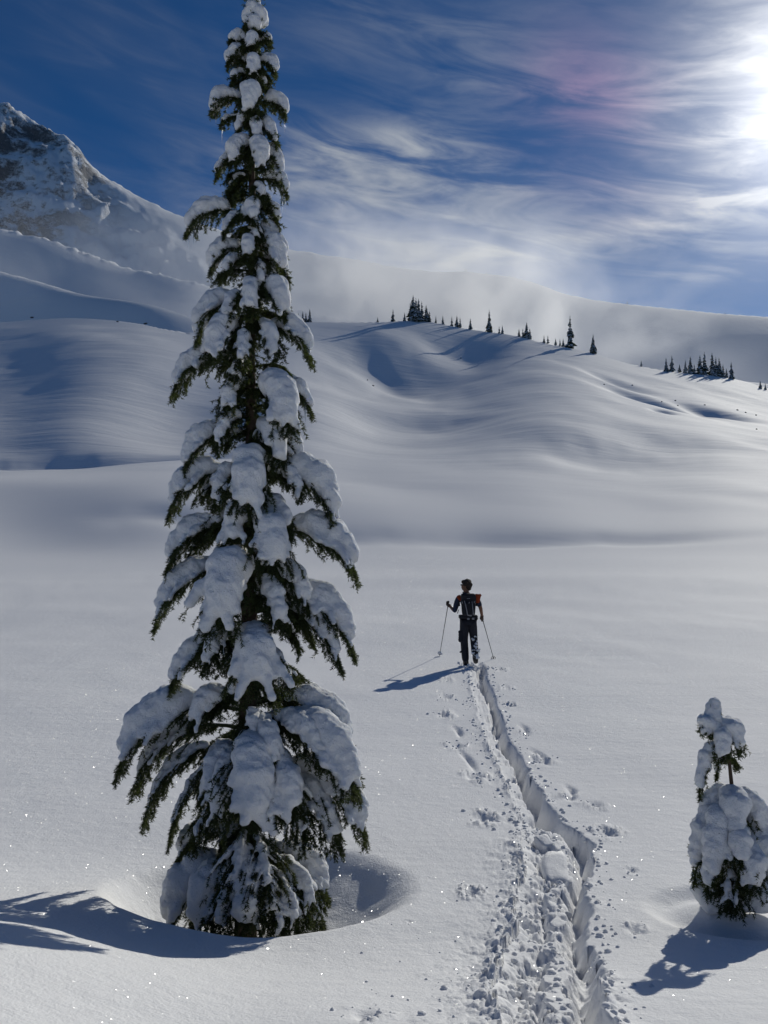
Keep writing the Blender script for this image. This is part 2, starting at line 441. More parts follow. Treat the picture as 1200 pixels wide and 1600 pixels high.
def _face_at(px, py):
    a, b = ray(px, py)
    d = face_z(np.full(NY, a), YS) - (CAM_Z + b * YS)
    return a, float(YS[int(np.argmax(d > 0))] if (d > 0).any() else YS[-1])
# hollows scooped by the wind: steeper and shaded above, flatter and brighter below (photo x, y, half width px, depth extent m, depth m)
HOLLOWS = [(*_face_at(px, py), rx / F, w, h, ax, ay) for px, py, rx, w, h, ax, ay in (
    (590, 572, 125, 38, 5.6, 0.15, 0), (705, 548, 70, 24, 2.6, 0.25, 0),
    (1035, 632, 80, 11, 4.5, 0.9, 0), (1110, 640, 60, 9, 3.5, 0.9, 0), (965, 596, 50, 10, 2.5, 0.9, 0), (1036, 645, 16, 3.5, 1.8, .3, 0),
    (30, 728, 190, 9, 2.3, 0, 0), (240, 716, 150, 9, 1.8, 0, 0),
    (900, 700, 150, 18, 2.0, 0.35, 0), (1060, 694, 120, 16, 1.4, 0.35, 0), (650, 668, 110, 18, 1.4, 0.1, 0),
    (250, 812, 90, 3.0, .5, 0, 0), (760, 848, 260, 2.6, .30, 0, 0), (1010, 846, 200, 2.6, .30, 0, 0), (520, 842, 120, 2.6, .22, 0, 0))]
def hollows(a, Y):
    d = 0
    for a0, y0, ra, w, h, sl, _ in HOLLOWS:
        q = (Y - y0 - sl * (a0 - a) * y0) / w + 0.45 * fbm(a * 9 + a0 * 50, Y * 0.012, 3, 96)
        d = d - h * np.exp(-((a - a0) / ra) ** 2 - q * q)
    return d

def crest_tan(a): return np.interp(a, AG, _ds)

def far_z(x, y):
    """hill, slope, moraine and mountain, for y >= 45 in front"""
    a = np.clip(x / np.maximum(y, 1e-3), AG[0], AG[-1]); Y = y
    cy = np.interp(a, AG, CREST_Y)
    cz = CAM_Z + crest_tan(a) * cy
    zf = face_z(a, np.minimum(Y, cy)) + hollows(a, Y) * sstep(1.0, 0.93, Y / cy)
    zf = np.minimum(zf, CAM_Z + crest_tan(a) * np.minimum(Y, cy))
    # rounded crest: ease the last stretch into the crest height
    zf = zf + (cz - face_z(a, cy)) * sstep(0.75, 1.0, Y / cy)
    y1 = cy + 60 + 8 * np.sin(a * 9); z1 = cz - 10
    y2 = cy + 190 + 25 * np.sin(a * 5 + 1); z2 = CAM_Z + np.interp(a, AG, _st) * y2
    y3 = y2 + 60; z3 = z2 - 10
    y4 = cy + 420 + 20 * np.sin(a * 7); z4 = CAM_Z + np.interp(a, AG, _mt) * y4
    y5 = y4 + 60; z5 = z4 - 12
    y6 = cy + 830 + 40 * np.sin(a * 4); z6 = CAM_Z + np.interp(a, AG, _rt) * y6
    y7 = y6 + 500; z7 = z6 - 160
    def seg(ya, za, yb, zb, p):
        t = np.clip((Y - ya) / (yb - ya), 0, 1)
        s = t * t * (3 - 2 * t)
        return za + (zb - za) * (p * s + (1 - p) * t)
    z = np.where(Y <= cy, zf, seg(cy, cz, y1, z1, 0.9))
    z = np.where(Y > y1, seg(y1, z1, y2, z2, 0.7), z)
    z = np.where(Y > y2, seg(y2, z2, y3, z3, 0.9), z)
    z = np.where(Y > y3, seg(y3, z3, y4, z4, 0.35), z)
    z = np.where(Y > y4, seg(y4, z4, y5, z5, 0.9), z)
    z = np.where(Y > y5, seg(y5, z5, y6, z6, 0.25), z)
    z = np.where(Y > y6, seg(y6, z6, y7, z7, 0.3), z)
    # roughness
    amp = sstep(50, 110, Y)
    low = sstep(cy * 0.98, cy * 0.85, Y)
    z = z + amp * low * (0.8 * fbm(x * 0.022, y * 0.018, 3, 81))
    # wind ripples
    z = z + amp * low * 0.045 * sstep(70, 150, Y) * fbm(x * 0.05 + y * 0.035, y * 0.11 - x * 0.03, 3, 83)
    # moraine blocks
    mo = np.exp(-((Y - y4) / 14) ** 2) * sstep(0.02, -0.1, a)
    z = z + mo * (2.2 * clods(x * 0.10, y * 0.10, 85) + 1.6 * fbm(x * 0.12, y * 0.12, 3, 86))
    # crags of the mountain
    cr = sstep(y5, y5 + 60, Y) * sstep(-0.18, -0.34, a + 0.10 * sstep(y6 - 200, y6, Y)) * sstep(y6 + 60, y6 - 10, Y)
    rid = 1 - np.abs(fbm(x * 0.017, y * 0.017, 4, 87))
    z = z + cr * (16 * (rid - 0.7) + 5 * fbm(x * 0.06, y * 0.06, 4, 88) - 2)
    z = z + sstep(y6 - 40, y6, Y) * sstep(y6 + 40, y6, Y) * 1.6 * fbm(x * 0.05, y * 0.02, 4, 89) * sstep(0.3, -0.2, a)
    return z

def land_z(x, y):
    r = np.hypot(x, y)
    zn = near_z(x, y) + track_dz(x, y)
    # outside the front sector the land rolls gently away
    wide = np.abs(np.arctan2(x, y))
    out = zn.copy()
    f = (y > 36)
    if f.any():
        b = sstep(36, 58, y[f])
        out[f] = zn[f] * (1 - b) + far_z(x[f], y[f]) * b
    b = sstep(0.86, 1.25, wide)
    back = 2.0 + 0.05 * r + 2.0 * fbm(x * 0.02, y * 0.02, 3, 90) * sstep(10, 60, r)
    return np.where(r > 12, out * (1 - b * sstep(12, 40, r)) + back * b * sstep(12, 40, r), out)

def build_land():
    s768 = 0.64 * F
    def fine(p0, p1, step):
        return list(np.arctan(np.arange((p0 - 600) / F, (p1 - 600) / F, step / s768)))
    th = fine(-70, 690, 2.0) + fine(690, 1005, 0.8) + fine(1005, 1275, 2.0)
    a0, a1 = th[0], th[-1]
    left = list(np.linspace(-math.pi, a0, 70)[:-1]); right = list(np.linspace(a1, math.pi, 70)[1:-1])
    # ease density
    th = np.array(left + th + right)
    r = [0.25, 0.5, 0.8, 1.1, 1.4, 1.6]
    d = 1.75
    while d < 60:
        r.append(d); d += min(max(1.5 * d * d / (s768 * 2.2), 0.010), 1.5)
    n1 = len(r)
    while d < 620:
        r.append(d); d += 1.5 + 0.7 * (d > 250)
    n2 = len(r)
    while d < 1700:
        r.append(d); d += 8
    r = np.array(r)
    T, R = np.meshgrid(th, r)
    X = R * np.sin(T); Y = R * np.cos(T)
    Z = land_z(X.ravel(), Y.ravel()).reshape(X.shape)
    nc = len(th)
    def sheet(name, i0, i1, mat, label, centre=False):
        V = np.stack([X[i0:i1], Y[i0:i1], Z[i0:i1]], -1).reshape(-1, 3)
        nr = i1 - i0
        i, j = np.meshgrid(np.arange(nr - 1), np.arange(nc), indexing='ij')
        jn = (j + 1) % nc
        q = np.stack([i * nc + j, i * nc + jn, (i + 1) * nc + jn, (i + 1) * nc + j], -1).reshape(-1, 4)
        fl = [q[:, ::-1]]
        if centre:
            V = np.concatenate([V, [[0, 0, float(near_z(np.array([0.0]), np.array([0.0]))[0])]]])
            k = np.arange(nc)
            fl.append(np.stack([np.full(nc, len(V) - 1), (k + 1) % nc, k], -1))
        o = mesh_np(name, V, fl, mat)
        tag(o, label, None, None, 'structure')
        return o
    g = sheet('snow_field', 0, n1, M['snow_near'], 'sparkling snow field with a ski trench broken through it', True)
    sheet('snow_hill', n1 - 1, n2, M['snow_hill'], 'smooth wind rippled snow hill rising beyond the flat basin')
    sheet('mountain', n2 - 1, len(r), M['mountain'], 'snow covered mountain ridge with a rocky peak on the left')
    print('land verts', X.size)

def mist_material():
    m, t, out = new_mat('mist')
    pos = t.node('ShaderNodeNewGeometry').outputs['Position']
    sp = t.node('ShaderNodeSeparateXYZ'); t.l.new(pos, sp.inputs[0])
    X, Y, Z = sp.outputs
    warp = t.noise(t.vec('SCALE', pos, scale=0.004), 1.0, 2, 0.5)
    n = t.noise(t.vec('MULTIPLY', pos, (0.0105, 0.0060, 0.0120)), 1.0, 4, 0.6, 0.8)
    puff = t.ramp(n, 0.44, 0.68)
    # the plume is thickest over the saddle right of the middle and thins towards both ends, upwards and at the box faces
    gx = t.math('EXPONENT', t.math('MULTIPLY', t.math('POWER', t.math('DIVIDE', t.math('SUBTRACT', X, 60.0), 190.0), 2.0), -1.0))
    gx = t.math('MULTIPLY_ADD', gx, 0.9, t.ramp(X, -150.0, 300.0, 0.45, 0.03))
    ex = t.math('MULTIPLY', t.ramp(X, -640.0, -560.0), t.ramp(X, 980.0, 760.0))
    ey = t.math('MULTIPLY', t.ramp(Y, 490.0, 640.0), t.ramp(Y, 1240.0, 1020.0))
    top = t.math('SUBTRACT', t.math('MULTIPLY_ADD', Y, 0.365, 55.0), t.math('MULTIPLY', t.math('MAXIMUM', t.math('SUBTRACT', X, 140.0), 0.0), 0.16))
    rel = t.math('SUBTRACT', top, Z)
    ez = t.math('MULTIPLY', t.ramp(rel, -40.0, 130.0), t.ramp(Z, 12.0, 60.0))
    d = t.math('MULTIPLY', t.math('MULTIPLY', gx, ex), t.math('MULTIPLY', ey, ez))
    d = t.math('MULTIPLY', d, t.math('MULTIPLY_ADD', puff, 0.92, 0.08))
    v = t.node('ShaderNodeVolumePrincipled')
    v.inputs['Color'].default_value = (0.97, 0.98, 1.0, 1)
    v.inputs['Anisotropy'].default_value = 0.45
    t.put(v.inputs['Density'], t.math('MULTIPLY', d, 0.0062))
    t.l.new(v.outputs[0], out.inputs['Volume'])
    M['mist'] = m

def build_mist():
    mist_material()
    x0, x1, y0, y1, z0, z1 = -650, 980, 485, 1245, 8, 520
    V = [(x, y, z) for z in (z0, z1) for y in (y0, y1) for x in (x0, x1)]
    Fc = np.array([[0, 2, 3, 1], [4, 5, 7, 6], [0, 1, 5, 4], [2, 6, 7, 3], [0, 4, 6, 2], [1, 3, 7, 5]])
    o = mesh_np('mist', V, Fc, M['mist'], None, False)
    tag(o, 'blown snow drifting in a pale mist behind the hill crest', None, None, 'stuff')

M = {}
def new_mat(name):
    m = bpy.data.materials.new(name); m.use_nodes = True
    t = NT(m.node_tree)
    for n in list(t.n): t.n.remove(n)
    out = t.node('ShaderNodeOutputMaterial')
    return m, t, out

def principled(t, out, col, rough=0.6, **kw):
    b = t.node('ShaderNodeBsdfPrincipled')
    t.put(b.inputs['Base Color'], col if hasattr(col, 'is_output') else (*col, 1))
    t.put(b.inputs['Roughness'], rough)
    for k, v in kw.items(): t.put(b.inputs[k.replace('_', ' ')], v)
    t.l.new(b.outputs[0], out.inputs['Surface'])
    return b

def bump(t, h, strength, dist):
    n = t.node('ShaderNodeBump'); n.inputs['Strength'].default_value = strength; n.inputs['Distance'].default_value = dist
    t.put(n.inputs['Height'], h)
    return n.outputs[0]

def snow_material(name, grain=True, glints=(), ripple=None, col=(0.84, 0.845, 0.855)):
    m, t, out = new_mat(name)
    pos = t.node('ShaderNodeNewGeometry').outputs['Position']
    h = 0.0
    if grain:
        h = t.math('ADD', t.math('MULTIPLY', t.noise(pos, 60.0, 5, 0.65), 0.0065), t.math('MULTIPLY', t.noise(pos, 9.0, 4, 0.55), 0.010))
    if ripple:
        mp = t.node('ShaderNodeMapping'); t.l.new(pos, mp.inputs[0])
        mp.inputs['Rotation'].default_value = (0, 0, ripple[3]); mp.inputs['Scale'].default_value = (ripple[0], ripple[1], ripple[1])
        sp = t.node('ShaderNodeSeparateXYZ'); t.l.new(pos, sp.inputs[0])
        rp = t.math('MULTIPLY', t.noise(mp.outputs[0], 1.0, 6, 0.6, 0.4), t.ramp(sp.outputs[1], ripple[4], ripple[5], ripple[6], ripple[2]))
        h = rp if not grain else t.math('ADD', h, rp)
    nrm = bump(t, h, 1.0, 1.0) if hasattr(h, 'is_output') else None
    dif = t.node('ShaderNodeBsdfPrincipled')
    tint = t.noise(pos, 0.7, 3, 0.5)
    t.put(dif.inputs['Base Color'], t.mix(tint, (*[c * 0.985 for c in col], 1), (*col, 1)))
    dif.inputs['Roughness'].default_value = 0.75
    dif.inputs['Specular IOR Level'].default_value = 0.05
    if nrm: t.l.new(nrm, dif.inputs['Normal'])
    sh = dif.outputs[0]
    # loose ice crystals: each cell is a tiny mirror with a tilt of its own
    for (scale, share, rough, amt) in glints:
        v = t.node('ShaderNodeTexVoronoi'); v.inputs['Scale'].default_value = scale
        t.l.new(pos, v.inputs['Vector'])
        rnd = t.node('ShaderNodeSeparateColor'); t.l.new(v.outputs['Color'], rnd.inputs[0])
        tilt = t.comb(t.math('MULTIPLY_ADD', rnd.outputs[0], 2.0, -1.0), t.math('MULTIPLY_ADD', rnd.outputs[1], 2.0, -1.0), 0.75)
        gl = t.node('ShaderNodeBsdfGlossy'); gl.inputs['Roughness'].default_value = rough
        gl.inputs['Color'].default_value = (1, 1, 1, 1)
        t.l.new(t.vec('NORMALIZE', tilt), gl.inputs['Normal'])
        inner = t.ramp(v.outputs['Distance'], 0.34, 0.28)
        f = t.math('MULTIPLY', inner, t.math('LESS_THAN', rnd.outputs[2], share))
        t.put(gl.inputs['Color'], t.comb(t.math('MULTIPLY', f, amt), t.math('MULTIPLY', f, amt), t.math('MULTIPLY', f, amt)))
        mx = t.node('ShaderNodeAddShader')
        t.l.new(sh, mx.inputs[0]); t.l.new(gl.outputs[0], mx.inputs[1])
        sh = mx.outputs[0]
    t.l.new(sh, out.inputs['Surface'])
    M[name] = m
    return m

snow_material('snow_near', True, ((170, 0.9, 0.14, 0.05), (100, 0.5, 0.14, 0.05), (45, 0.25, 0.14, 0.022)), (0.5, 2.4, 0.016, 0.3, 20, 60, 0.012))
snow_material('snow_hill', False, (), (0.040, 0.20, 0.30, 0.28, 70, 200, 0.03))
snow_material('snow_load', True, (), None)

def mountain_material():
    m, t, out = new_mat('mountain')
    g = t.node('ShaderNodeNewGeometry'); pos = g.outputs['Position']
    sp = t.node('ShaderNodeSeparateXYZ'); t.l.new(pos, sp.inputs[0])
    sn = t.node('ShaderNodeSeparateXYZ'); t.l.new(g.outputs['Normal'], sn.inputs[0])
    n1 = t.noise(pos, 0.016, 5, 0.6); n2 = t.noise(pos, 0.09, 5, 0.7); n3 = t.noise(pos, 0.5, 4, 0.6)
    # bare rock where the crag is steep and the snow has slid off, up on the left peak and in spots on the moraine
    k = t.math('MULTIPLY_ADD', n2, 0.62, t.math('MULTIPLY', n1, 0.75))
    k = t.math('MULTIPLY_ADD', t.math('SUBTRACT', 0.80, sn.outputs[2]), 0.55, k)
    k = t.math('MULTIPLY_ADD', t.math('SUBTRACT', n3, 0.5), 0.35, k)
    area = t.math('MULTIPLY', t.ramp(sp.outputs[0], -330.0, -470.0), t.ramp(sp.outputs[1], 850.0, 920.0))
    rock = t.math('MULTIPLY', t.ramp(k, 0.72, 0.92), area)
    rc = t.mix(n3, (0.11, 0.106, 0.105, 1), (0.22, 0.21, 0.205, 1))
    col = t.mix(rock, (0.82, 0.835, 0.86, 1), rc)
    b = principled(t, out, col, 0.85)
    b.inputs['Specular IOR Level'].default_value = 0.1
    h = t.math('ADD', t.math('MULTIPLY', n2, t.math('MULTIPLY_ADD', rock, 5.0, 1.0)), t.math('MULTIPLY', n3, t.math('MULTIPLY_ADD', rock, 1.6, 0.1)))
    t.l.new(bump(t, h, 0.8, 1.0), b.inputs['Normal'])
    M['mountain'] = m
mountain_material()
build_land()
build_mist()
# ------------------------------------------------------------------ plants and snow loads
def simple_mat(name, col, rough=0.7, var=0.25, scale=8.0, spec=0.3, bump_=None):
    m, t, out = new_mat(name)
    tc = t.node('ShaderNodeTexCoord').outputs['Object']
    n = t.noise(tc, scale, 4, 0.6)
    c = t.mix(n, (*[v * (1 - var) for v in col], 1), (*[min(1, v * (1 + var)) for v in col], 1))
    b = principled(t, out, c, rough); b.inputs['Specular IOR Level'].default_value = spec
    if bump_: t.l.new(bump(t, t.noise(tc, bump_[0], 4, 0.6), bump_[1], bump_[2]), b.inputs['Normal'])
    M[name] = m
    return m

simple_mat('bark', (0.075, 0.055, 0.042), 0.9, 0.5, 30, 0.15, (60, 0.8, 0.01))
def needle_material():
    m, t, out = new_mat('needles')
    pos = t.node('ShaderNodeNewGeometry').outputs['Position']
    n = t.noise(pos, 14.0, 3, 0.6)
    col = t.mix(n, (0.012, 0.021, 0.008, 1), (0.046, 0.060, 0.021, 1))
    b = t.node('ShaderNodeBsdfPrincipled'); t.put(b.inputs['Base Color'], col)
    b.inputs['Roughness'].default_value = 0.55; b.inputs['Specular IOR Level'].default_value = 0.25
    tr = t.node('ShaderNodeBsdfTranslucent'); t.put(tr.inputs[0], t.mix(n, (0.09, 0.13, 0.02, 1), (0.16, 0.19, 0.04, 1)))
    mx = t.node('ShaderNodeMixShader'); mx.inputs[0].default_value = 0.22
    t.l.new(b.outputs[0], mx.inputs[1]); t.l.new(tr.outputs[0], mx.inputs[2])
    t.l.new(mx.outputs[0], out.inputs['Surface'])
    M['needles'] = m
needle_material()
def ice_material():
    m, t, out = new_mat('ice')
    b = principled(t, out, (0.93, 0.97, 1.0), 0.08, Transmission_Weight=0.85, IOR=1.31)
    M['ice'] = m
ice_material()
def load_material():
    """snow on the branches: a little light passes through the thin edges"""
    m, t, out = new_mat('snow_load')
    pos = t.node('ShaderNodeNewGeometry').outputs['Position']
    h = t.math('ADD', t.math('MULTIPLY', t.noise(pos, 110.0, 4, 0.7), 0.008), t.math('MULTIPLY', t.noise(pos, 24.0, 5, 0.65), 0.020))
    b = principled(t, out, (0.77, 0.785, 0.80), 0.8)
    b.inputs['Specular IOR Level'].default_value = 0.15
    b.inputs['Subsurface Weight'].default_value = 0.35
    b.inputs['Subsurface Radius'].default_value = (0.03, 0.035, 0.045)
    b.inputs['Subsurface Scale'].default_value = 0.6
    t.l.new(bump(t, h, 1.0, 1.0), b.inputs['Normal'])
    M['snow_load'] = m
load_material()

_ico = bmesh.new(); bmesh.ops.create_icosphere(_ico, subdivisions=2, radius=1.0)
ICO_V = np.array([v.co[:] for v in _ico.verts]); ICO_F = np.array([[v.index for v in f.verts] for f in _ico.faces]); _ico.free()

def blob_arrays(blobs):
    """blobs: list of (centre, radius, squash)"""
    Vs, Fs = [], []
    for k, (c, r, s) in enumerate(blobs):
        v = ICO_V * r; v[:, 2] *= s
        Vs.append(v + np.asarray(c)); Fs.append(ICO_F + k * len(ICO_V))
    return np.concatenate(Vs), np.concatenate(Fs)

REMESH_QUEUE = []
def queue_snow(name, blobs, voxel, parent, smooth=3, mat='snow_load'):
    V, Fc = blob_arrays(blobs)
    o = mesh_np(name, V, Fc, None, parent)
    r = o.modifiers.new('r', 'REMESH'); r.mode = 'VOXEL'; r.voxel_size = voxel; r.use_smooth_shade = True
    s = o.modifiers.new('s', 'SMOOTH'); s.factor = 0.5; s.iterations = smooth
    REMESH_QUEUE.append((o, mat))
    return o

def flush_snow():
    dg = bpy.context.evaluated_depsgraph_get(); dg.update()
    new = [(o, bpy.data.meshes.new_from_object(o.evaluated_get(dg)), mat) for o, mat in REMESH_QUEUE]
    for o, me, mat in new:
        o.modifiers.clear()
        old = o.data; me.name = o.name; o.data = me
        me.materials.clear(); me.materials.append(M[mat])
        me.polygons.foreach_set('use_smooth', np.ones(len(me.polygons), bool))
        # gentle lumps and dimples so that no load is a perfect cushion
        n = len(me.vertices); co = np.empty(n * 3, np.float32); me.vertices.foreach_get('co', co); co = co.reshape(-1, 3)
        no = np.empty(n * 3, np.float32); me.vertices.foreach_get('normal', no); no = no.reshape(-1, 3)
        a = 0.008 * fbm(co[:, 0] * 22 + co[:, 2] * 9, co[:, 1] * 22 + co[:, 2] * 17, 3, 7)
        me.vertices.foreach_set('co', (co + no * a[:, None]).astype(np.float32).ravel()); me.update()
        bpy.data.meshes.remove(old)
    REMESH_QUEUE.clear()

def norm(v):
    return v / np.maximum(np.linalg.norm(v, axis=-1, keepdims=True), 1e-9)

class Foliage:
    """collects stems (tubes) and needles (slim triangles) of one branch"""
    def __init__(self, rng): self.V = []; self.F = []; self.n = 0; self.rng = rng
    def add(self, V, Fc):
        self.V.append(V); self.F.append(Fc + self.n); self.n += len(V)
    def tube(self, P, r0, r1, sides=5):
        P = np.asarray(P); n = len(P)
        T = norm(np.gradient(P, axis=0))
        ref = np.where(np.abs(T[:, 2:3]) > 0.9, np.array([[1.0, 0, 0]]), np.array([[0, 0, 1.0]]))
        A = norm(np.cross(T, ref)); B = np.cross(T, A)
        ph = np.arange(sides) * 2 * math.pi / sides
        rr = np.linspace(r0, r1, n)[:, None, None]
        R = P[:, None, :] + rr * (np.cos(ph)[None, :, None] * A[:, None, :] + np.sin(ph)[None, :, None] * B[:, None, :])
        i, j = np.meshgrid(np.arange(n - 1), np.arange(sides), indexing='ij'); jn = (j + 1) % sides
        a = i * sides + j; b = i * sides + jn; c = (i + 1) * sides + jn; d = (i + 1) * sides + j
        self.add(R.reshape(-1, 3), np.concatenate([np.stack([a, b, c], -1).reshape(-1, 3), np.stack([a, c, d], -1).reshape(-1, 3)]))
    def needles(self, P, per_m, length, width, lift=0.35):
        P = np.asarray(P); seg = np.linalg.norm(np.diff(P, axis=0), axis=1); L = seg.sum()
        n = max(6, int(L * per_m)); rng = self.rng
        s = rng.random(n) * L; cum = np.concatenate([[0], np.cumsum(seg)])
        i = np.clip(np.searchsorted(cum, s) - 1, 0, len(seg) - 1)
        t = ((s - cum[i]) / np.maximum(seg[i], 1e-9))[:, None]
        p = P[i] * (1 - t) + P[i + 1] * t
        T = norm(P[i + 1] - P[i])
        d = rng.normal(size=(n, 3)); d = norm(d - (d * T).sum(1, keepdims=True) * T)
        d = norm(d + T * 0.75 + np.array([0, 0, 0.12]))
        l = length * (0.7 + 0.6 * rng.random((n, 1)))
        w = norm(np.cross(d, rng.normal(size=(n, 3)))) * width * 0.5
        V = np.stack([p - w, p + w, p + d * l], 1).reshape(-1, 3)
        self.add(V, np.arange(3 * n).reshape(-1, 3))
    def build(self, name, mats, parent):
        V = np.concatenate(self.V); Fc = np.concatenate(self.F)
        return mesh_np(name, V, Fc, mats, parent, smooth=False)

def bez(a, b, c, n):
    t = np.linspace(0, 1, n)[:, None]
    return a * (1 - t) ** 2 + 2 * b * t * (1 - t) + c * t ** 2

def make_bough(base, tip, width, load, parent, rng, ice=0, needle=0.021, nw=0.0055, dens=1.0, arch=0.24, bare=0.0, lump=1.0, start=0.30, stop=0.88):
    base = np.array(base, float); tip = np.array(tip, float)
    v = tip - base; L = np.linalg.norm(v); h = np.array([v[0], v[1], 0.0]); hl = np.linalg.norm(h)
    h = h / max(hl, 1e-6)
    width = width * 1.2
    mid = base + h * hl * 0.79 + np.array([0, 0, arch * hl - 0.10 * max(0, -v[2])])
    P = bez(base, mid, tip, 9)
    lat = np.array([-h[1], h[0], 0.0])
    f = Foliage(rng)
    f.tube(P, 0.006 + 0.010 * L, 0.003, 5)
    f.needles(P[2:], 330 * dens, needle, nw)
    blobs = []
    T = norm(np.gradient(P, axis=0))
    nt = int(max(10, L / 0.021))
    def at_t(t):
        k = t * 8; i = min(int(k), 7); g = k - i
        return P[i] * (1 - g) + P[i + 1] * g, norm(T[i] * (1 - g) + T[i + 1] * g)
    side = 1
    for k in range(nt):
        t = 0.16 + 0.84 * (k + rng.random() * 0.6) / nt
        t = min(t, 1.0)
        p, tg = at_t(t); side = -side
        l = width * (0.55 + 0.6 * math.sin(math.pi * min(1, t * 0.86) ** 0.8)) * (0.7 + 0.5 * rng.random()) * (1.0 - 0.62 * t * t)
        sp = 0.75 + 0.5 * rng.random()
        d = norm(lat * side * sp + tg * (0.9 + 0.3 * rng.random()) + np.array([0, 0, -0.05 - 0.25 * rng.random()]))
        q1 = p + d * l * 0.55; q2 = p + d * l + np.array([0, 0, -0.30 * l - 0.15 * l * rng.random()])
        Q = bez(p, q1, q2, 5)
        f.tube(Q, 0.004, 0.002, 3)
        f.needles(Q, 430 * dens, needle, nw)
        # side shoots and hanging shoots
        for _ in range(4 if l > 0.07 else 3):
            g = 0.25 + 0.75 * rng.random(); e = Q[min(4, int(g * 4.99))]
            dd = norm(d * 0.8 + rng.normal(size=3) * 0.5 + np.array([0, 0, -0.85])); ll = min(l * (0.22 + 0.22 * rng.random()) + 0.010, 0.05)
            R = bez(e, e + dd * ll * 0.5, e + dd * ll + np.array([0, 0, -0.25 * ll]), 3)
            f.needles(R, 520 * dens, needle, nw)
        if load > 0 and start + 0.06 * rng.random() < t < stop + 0.10 * (rng.random() - 0.4) and rng.random() > bare + 0.15:
            rl = load * (0.40 + 0.26 * rng.random()) * (0.75 + 0.25 * math.sin(math.pi * t))
            m = max(2, int(l / (rl * 0.55)))
            lim = 0.92 if rng.random() < 0.28 else 0.38 + 0.36 * rng.random()
            for j in range(m + 1):
                u = j / m * lim; kk = u * 4; i = min(int(kk), 3); g = kk - i
                c = Q[i] * (1 - g) + Q[i + 1] * g
                r = rl * (1.0 - 0.45 * (j / m)) * (0.88 + 0.24 * rng.random())
                blobs.append((c + np.array([0, 0, r * 0.80]), r, 0.95))
    for k in range(int(L / 0.0095)):
        p, tg = at_t(0.12 + 0.88 * rng.random())
        dd = norm(tg * 0.7 + lat * rng.normal() * 0.6 + np.array([0, 0, -1.0])); ll = 0.016 + 0.038 * rng.random() + 0.09 * width
        f.needles(bez(p, p + dd * ll * 0.5, p + dd * ll + np.array([0, 0, -0.1 * ll]), 3), 480 * dens, needle, nw)
    # a shoot off the tip
    f.needles(np.array([P[-1], P[-1] + T[-1] * width * 0.3 + np.array([0, 0, -width * 0.1])]), 500 * dens, needle, nw)
    o = f.build('bough', M['needles'], parent)
    if load > 0 and blobs:
        m = max(3, int(L / (load * 0.5)))
        for j in range(m + 1):
            t = start + (stop + 0.02 - start) * j / m
            p, tg = at_t(t)
            r = load * lump * (0.70 + 0.5 * math.sin(math.pi * min(1, (t - start) / (stop + 0.02 - start) * 0.9 + 0.05))) * (0.85 + 0.3 * rng.random())
            blobs.append((p + np.array([0, 0, r * 0.72]), r, 0.9))
        queue_snow('snow_load', blobs, min(0.015, max(0.0085, load * 0.16)), o)
    for k in range(ice):
        t = 0.75 + 0.25 * rng.random(); p, tg = at_t(t)
        x = p + lat * (rng.random() - 0.5) * width + np.array([0, 0, -0.02 - 0.02 * rng.random()])
        l = 0.05 + 0.10 * rng.random(); r = 0.0035 + 0.002 * rng.random()
        g = Foliage(rng)
        Q = np.array([x, x + [0, 0, -l * 0.4], x + [0, 0, -l * 0.8], x + [0, 0, -l]])
        g.tube(Q, r, 0.0008, 6)
        mesh_np('icicle', np.concatenate(g.V), np.concatenate(g.F), M['ice'], o)
    return o

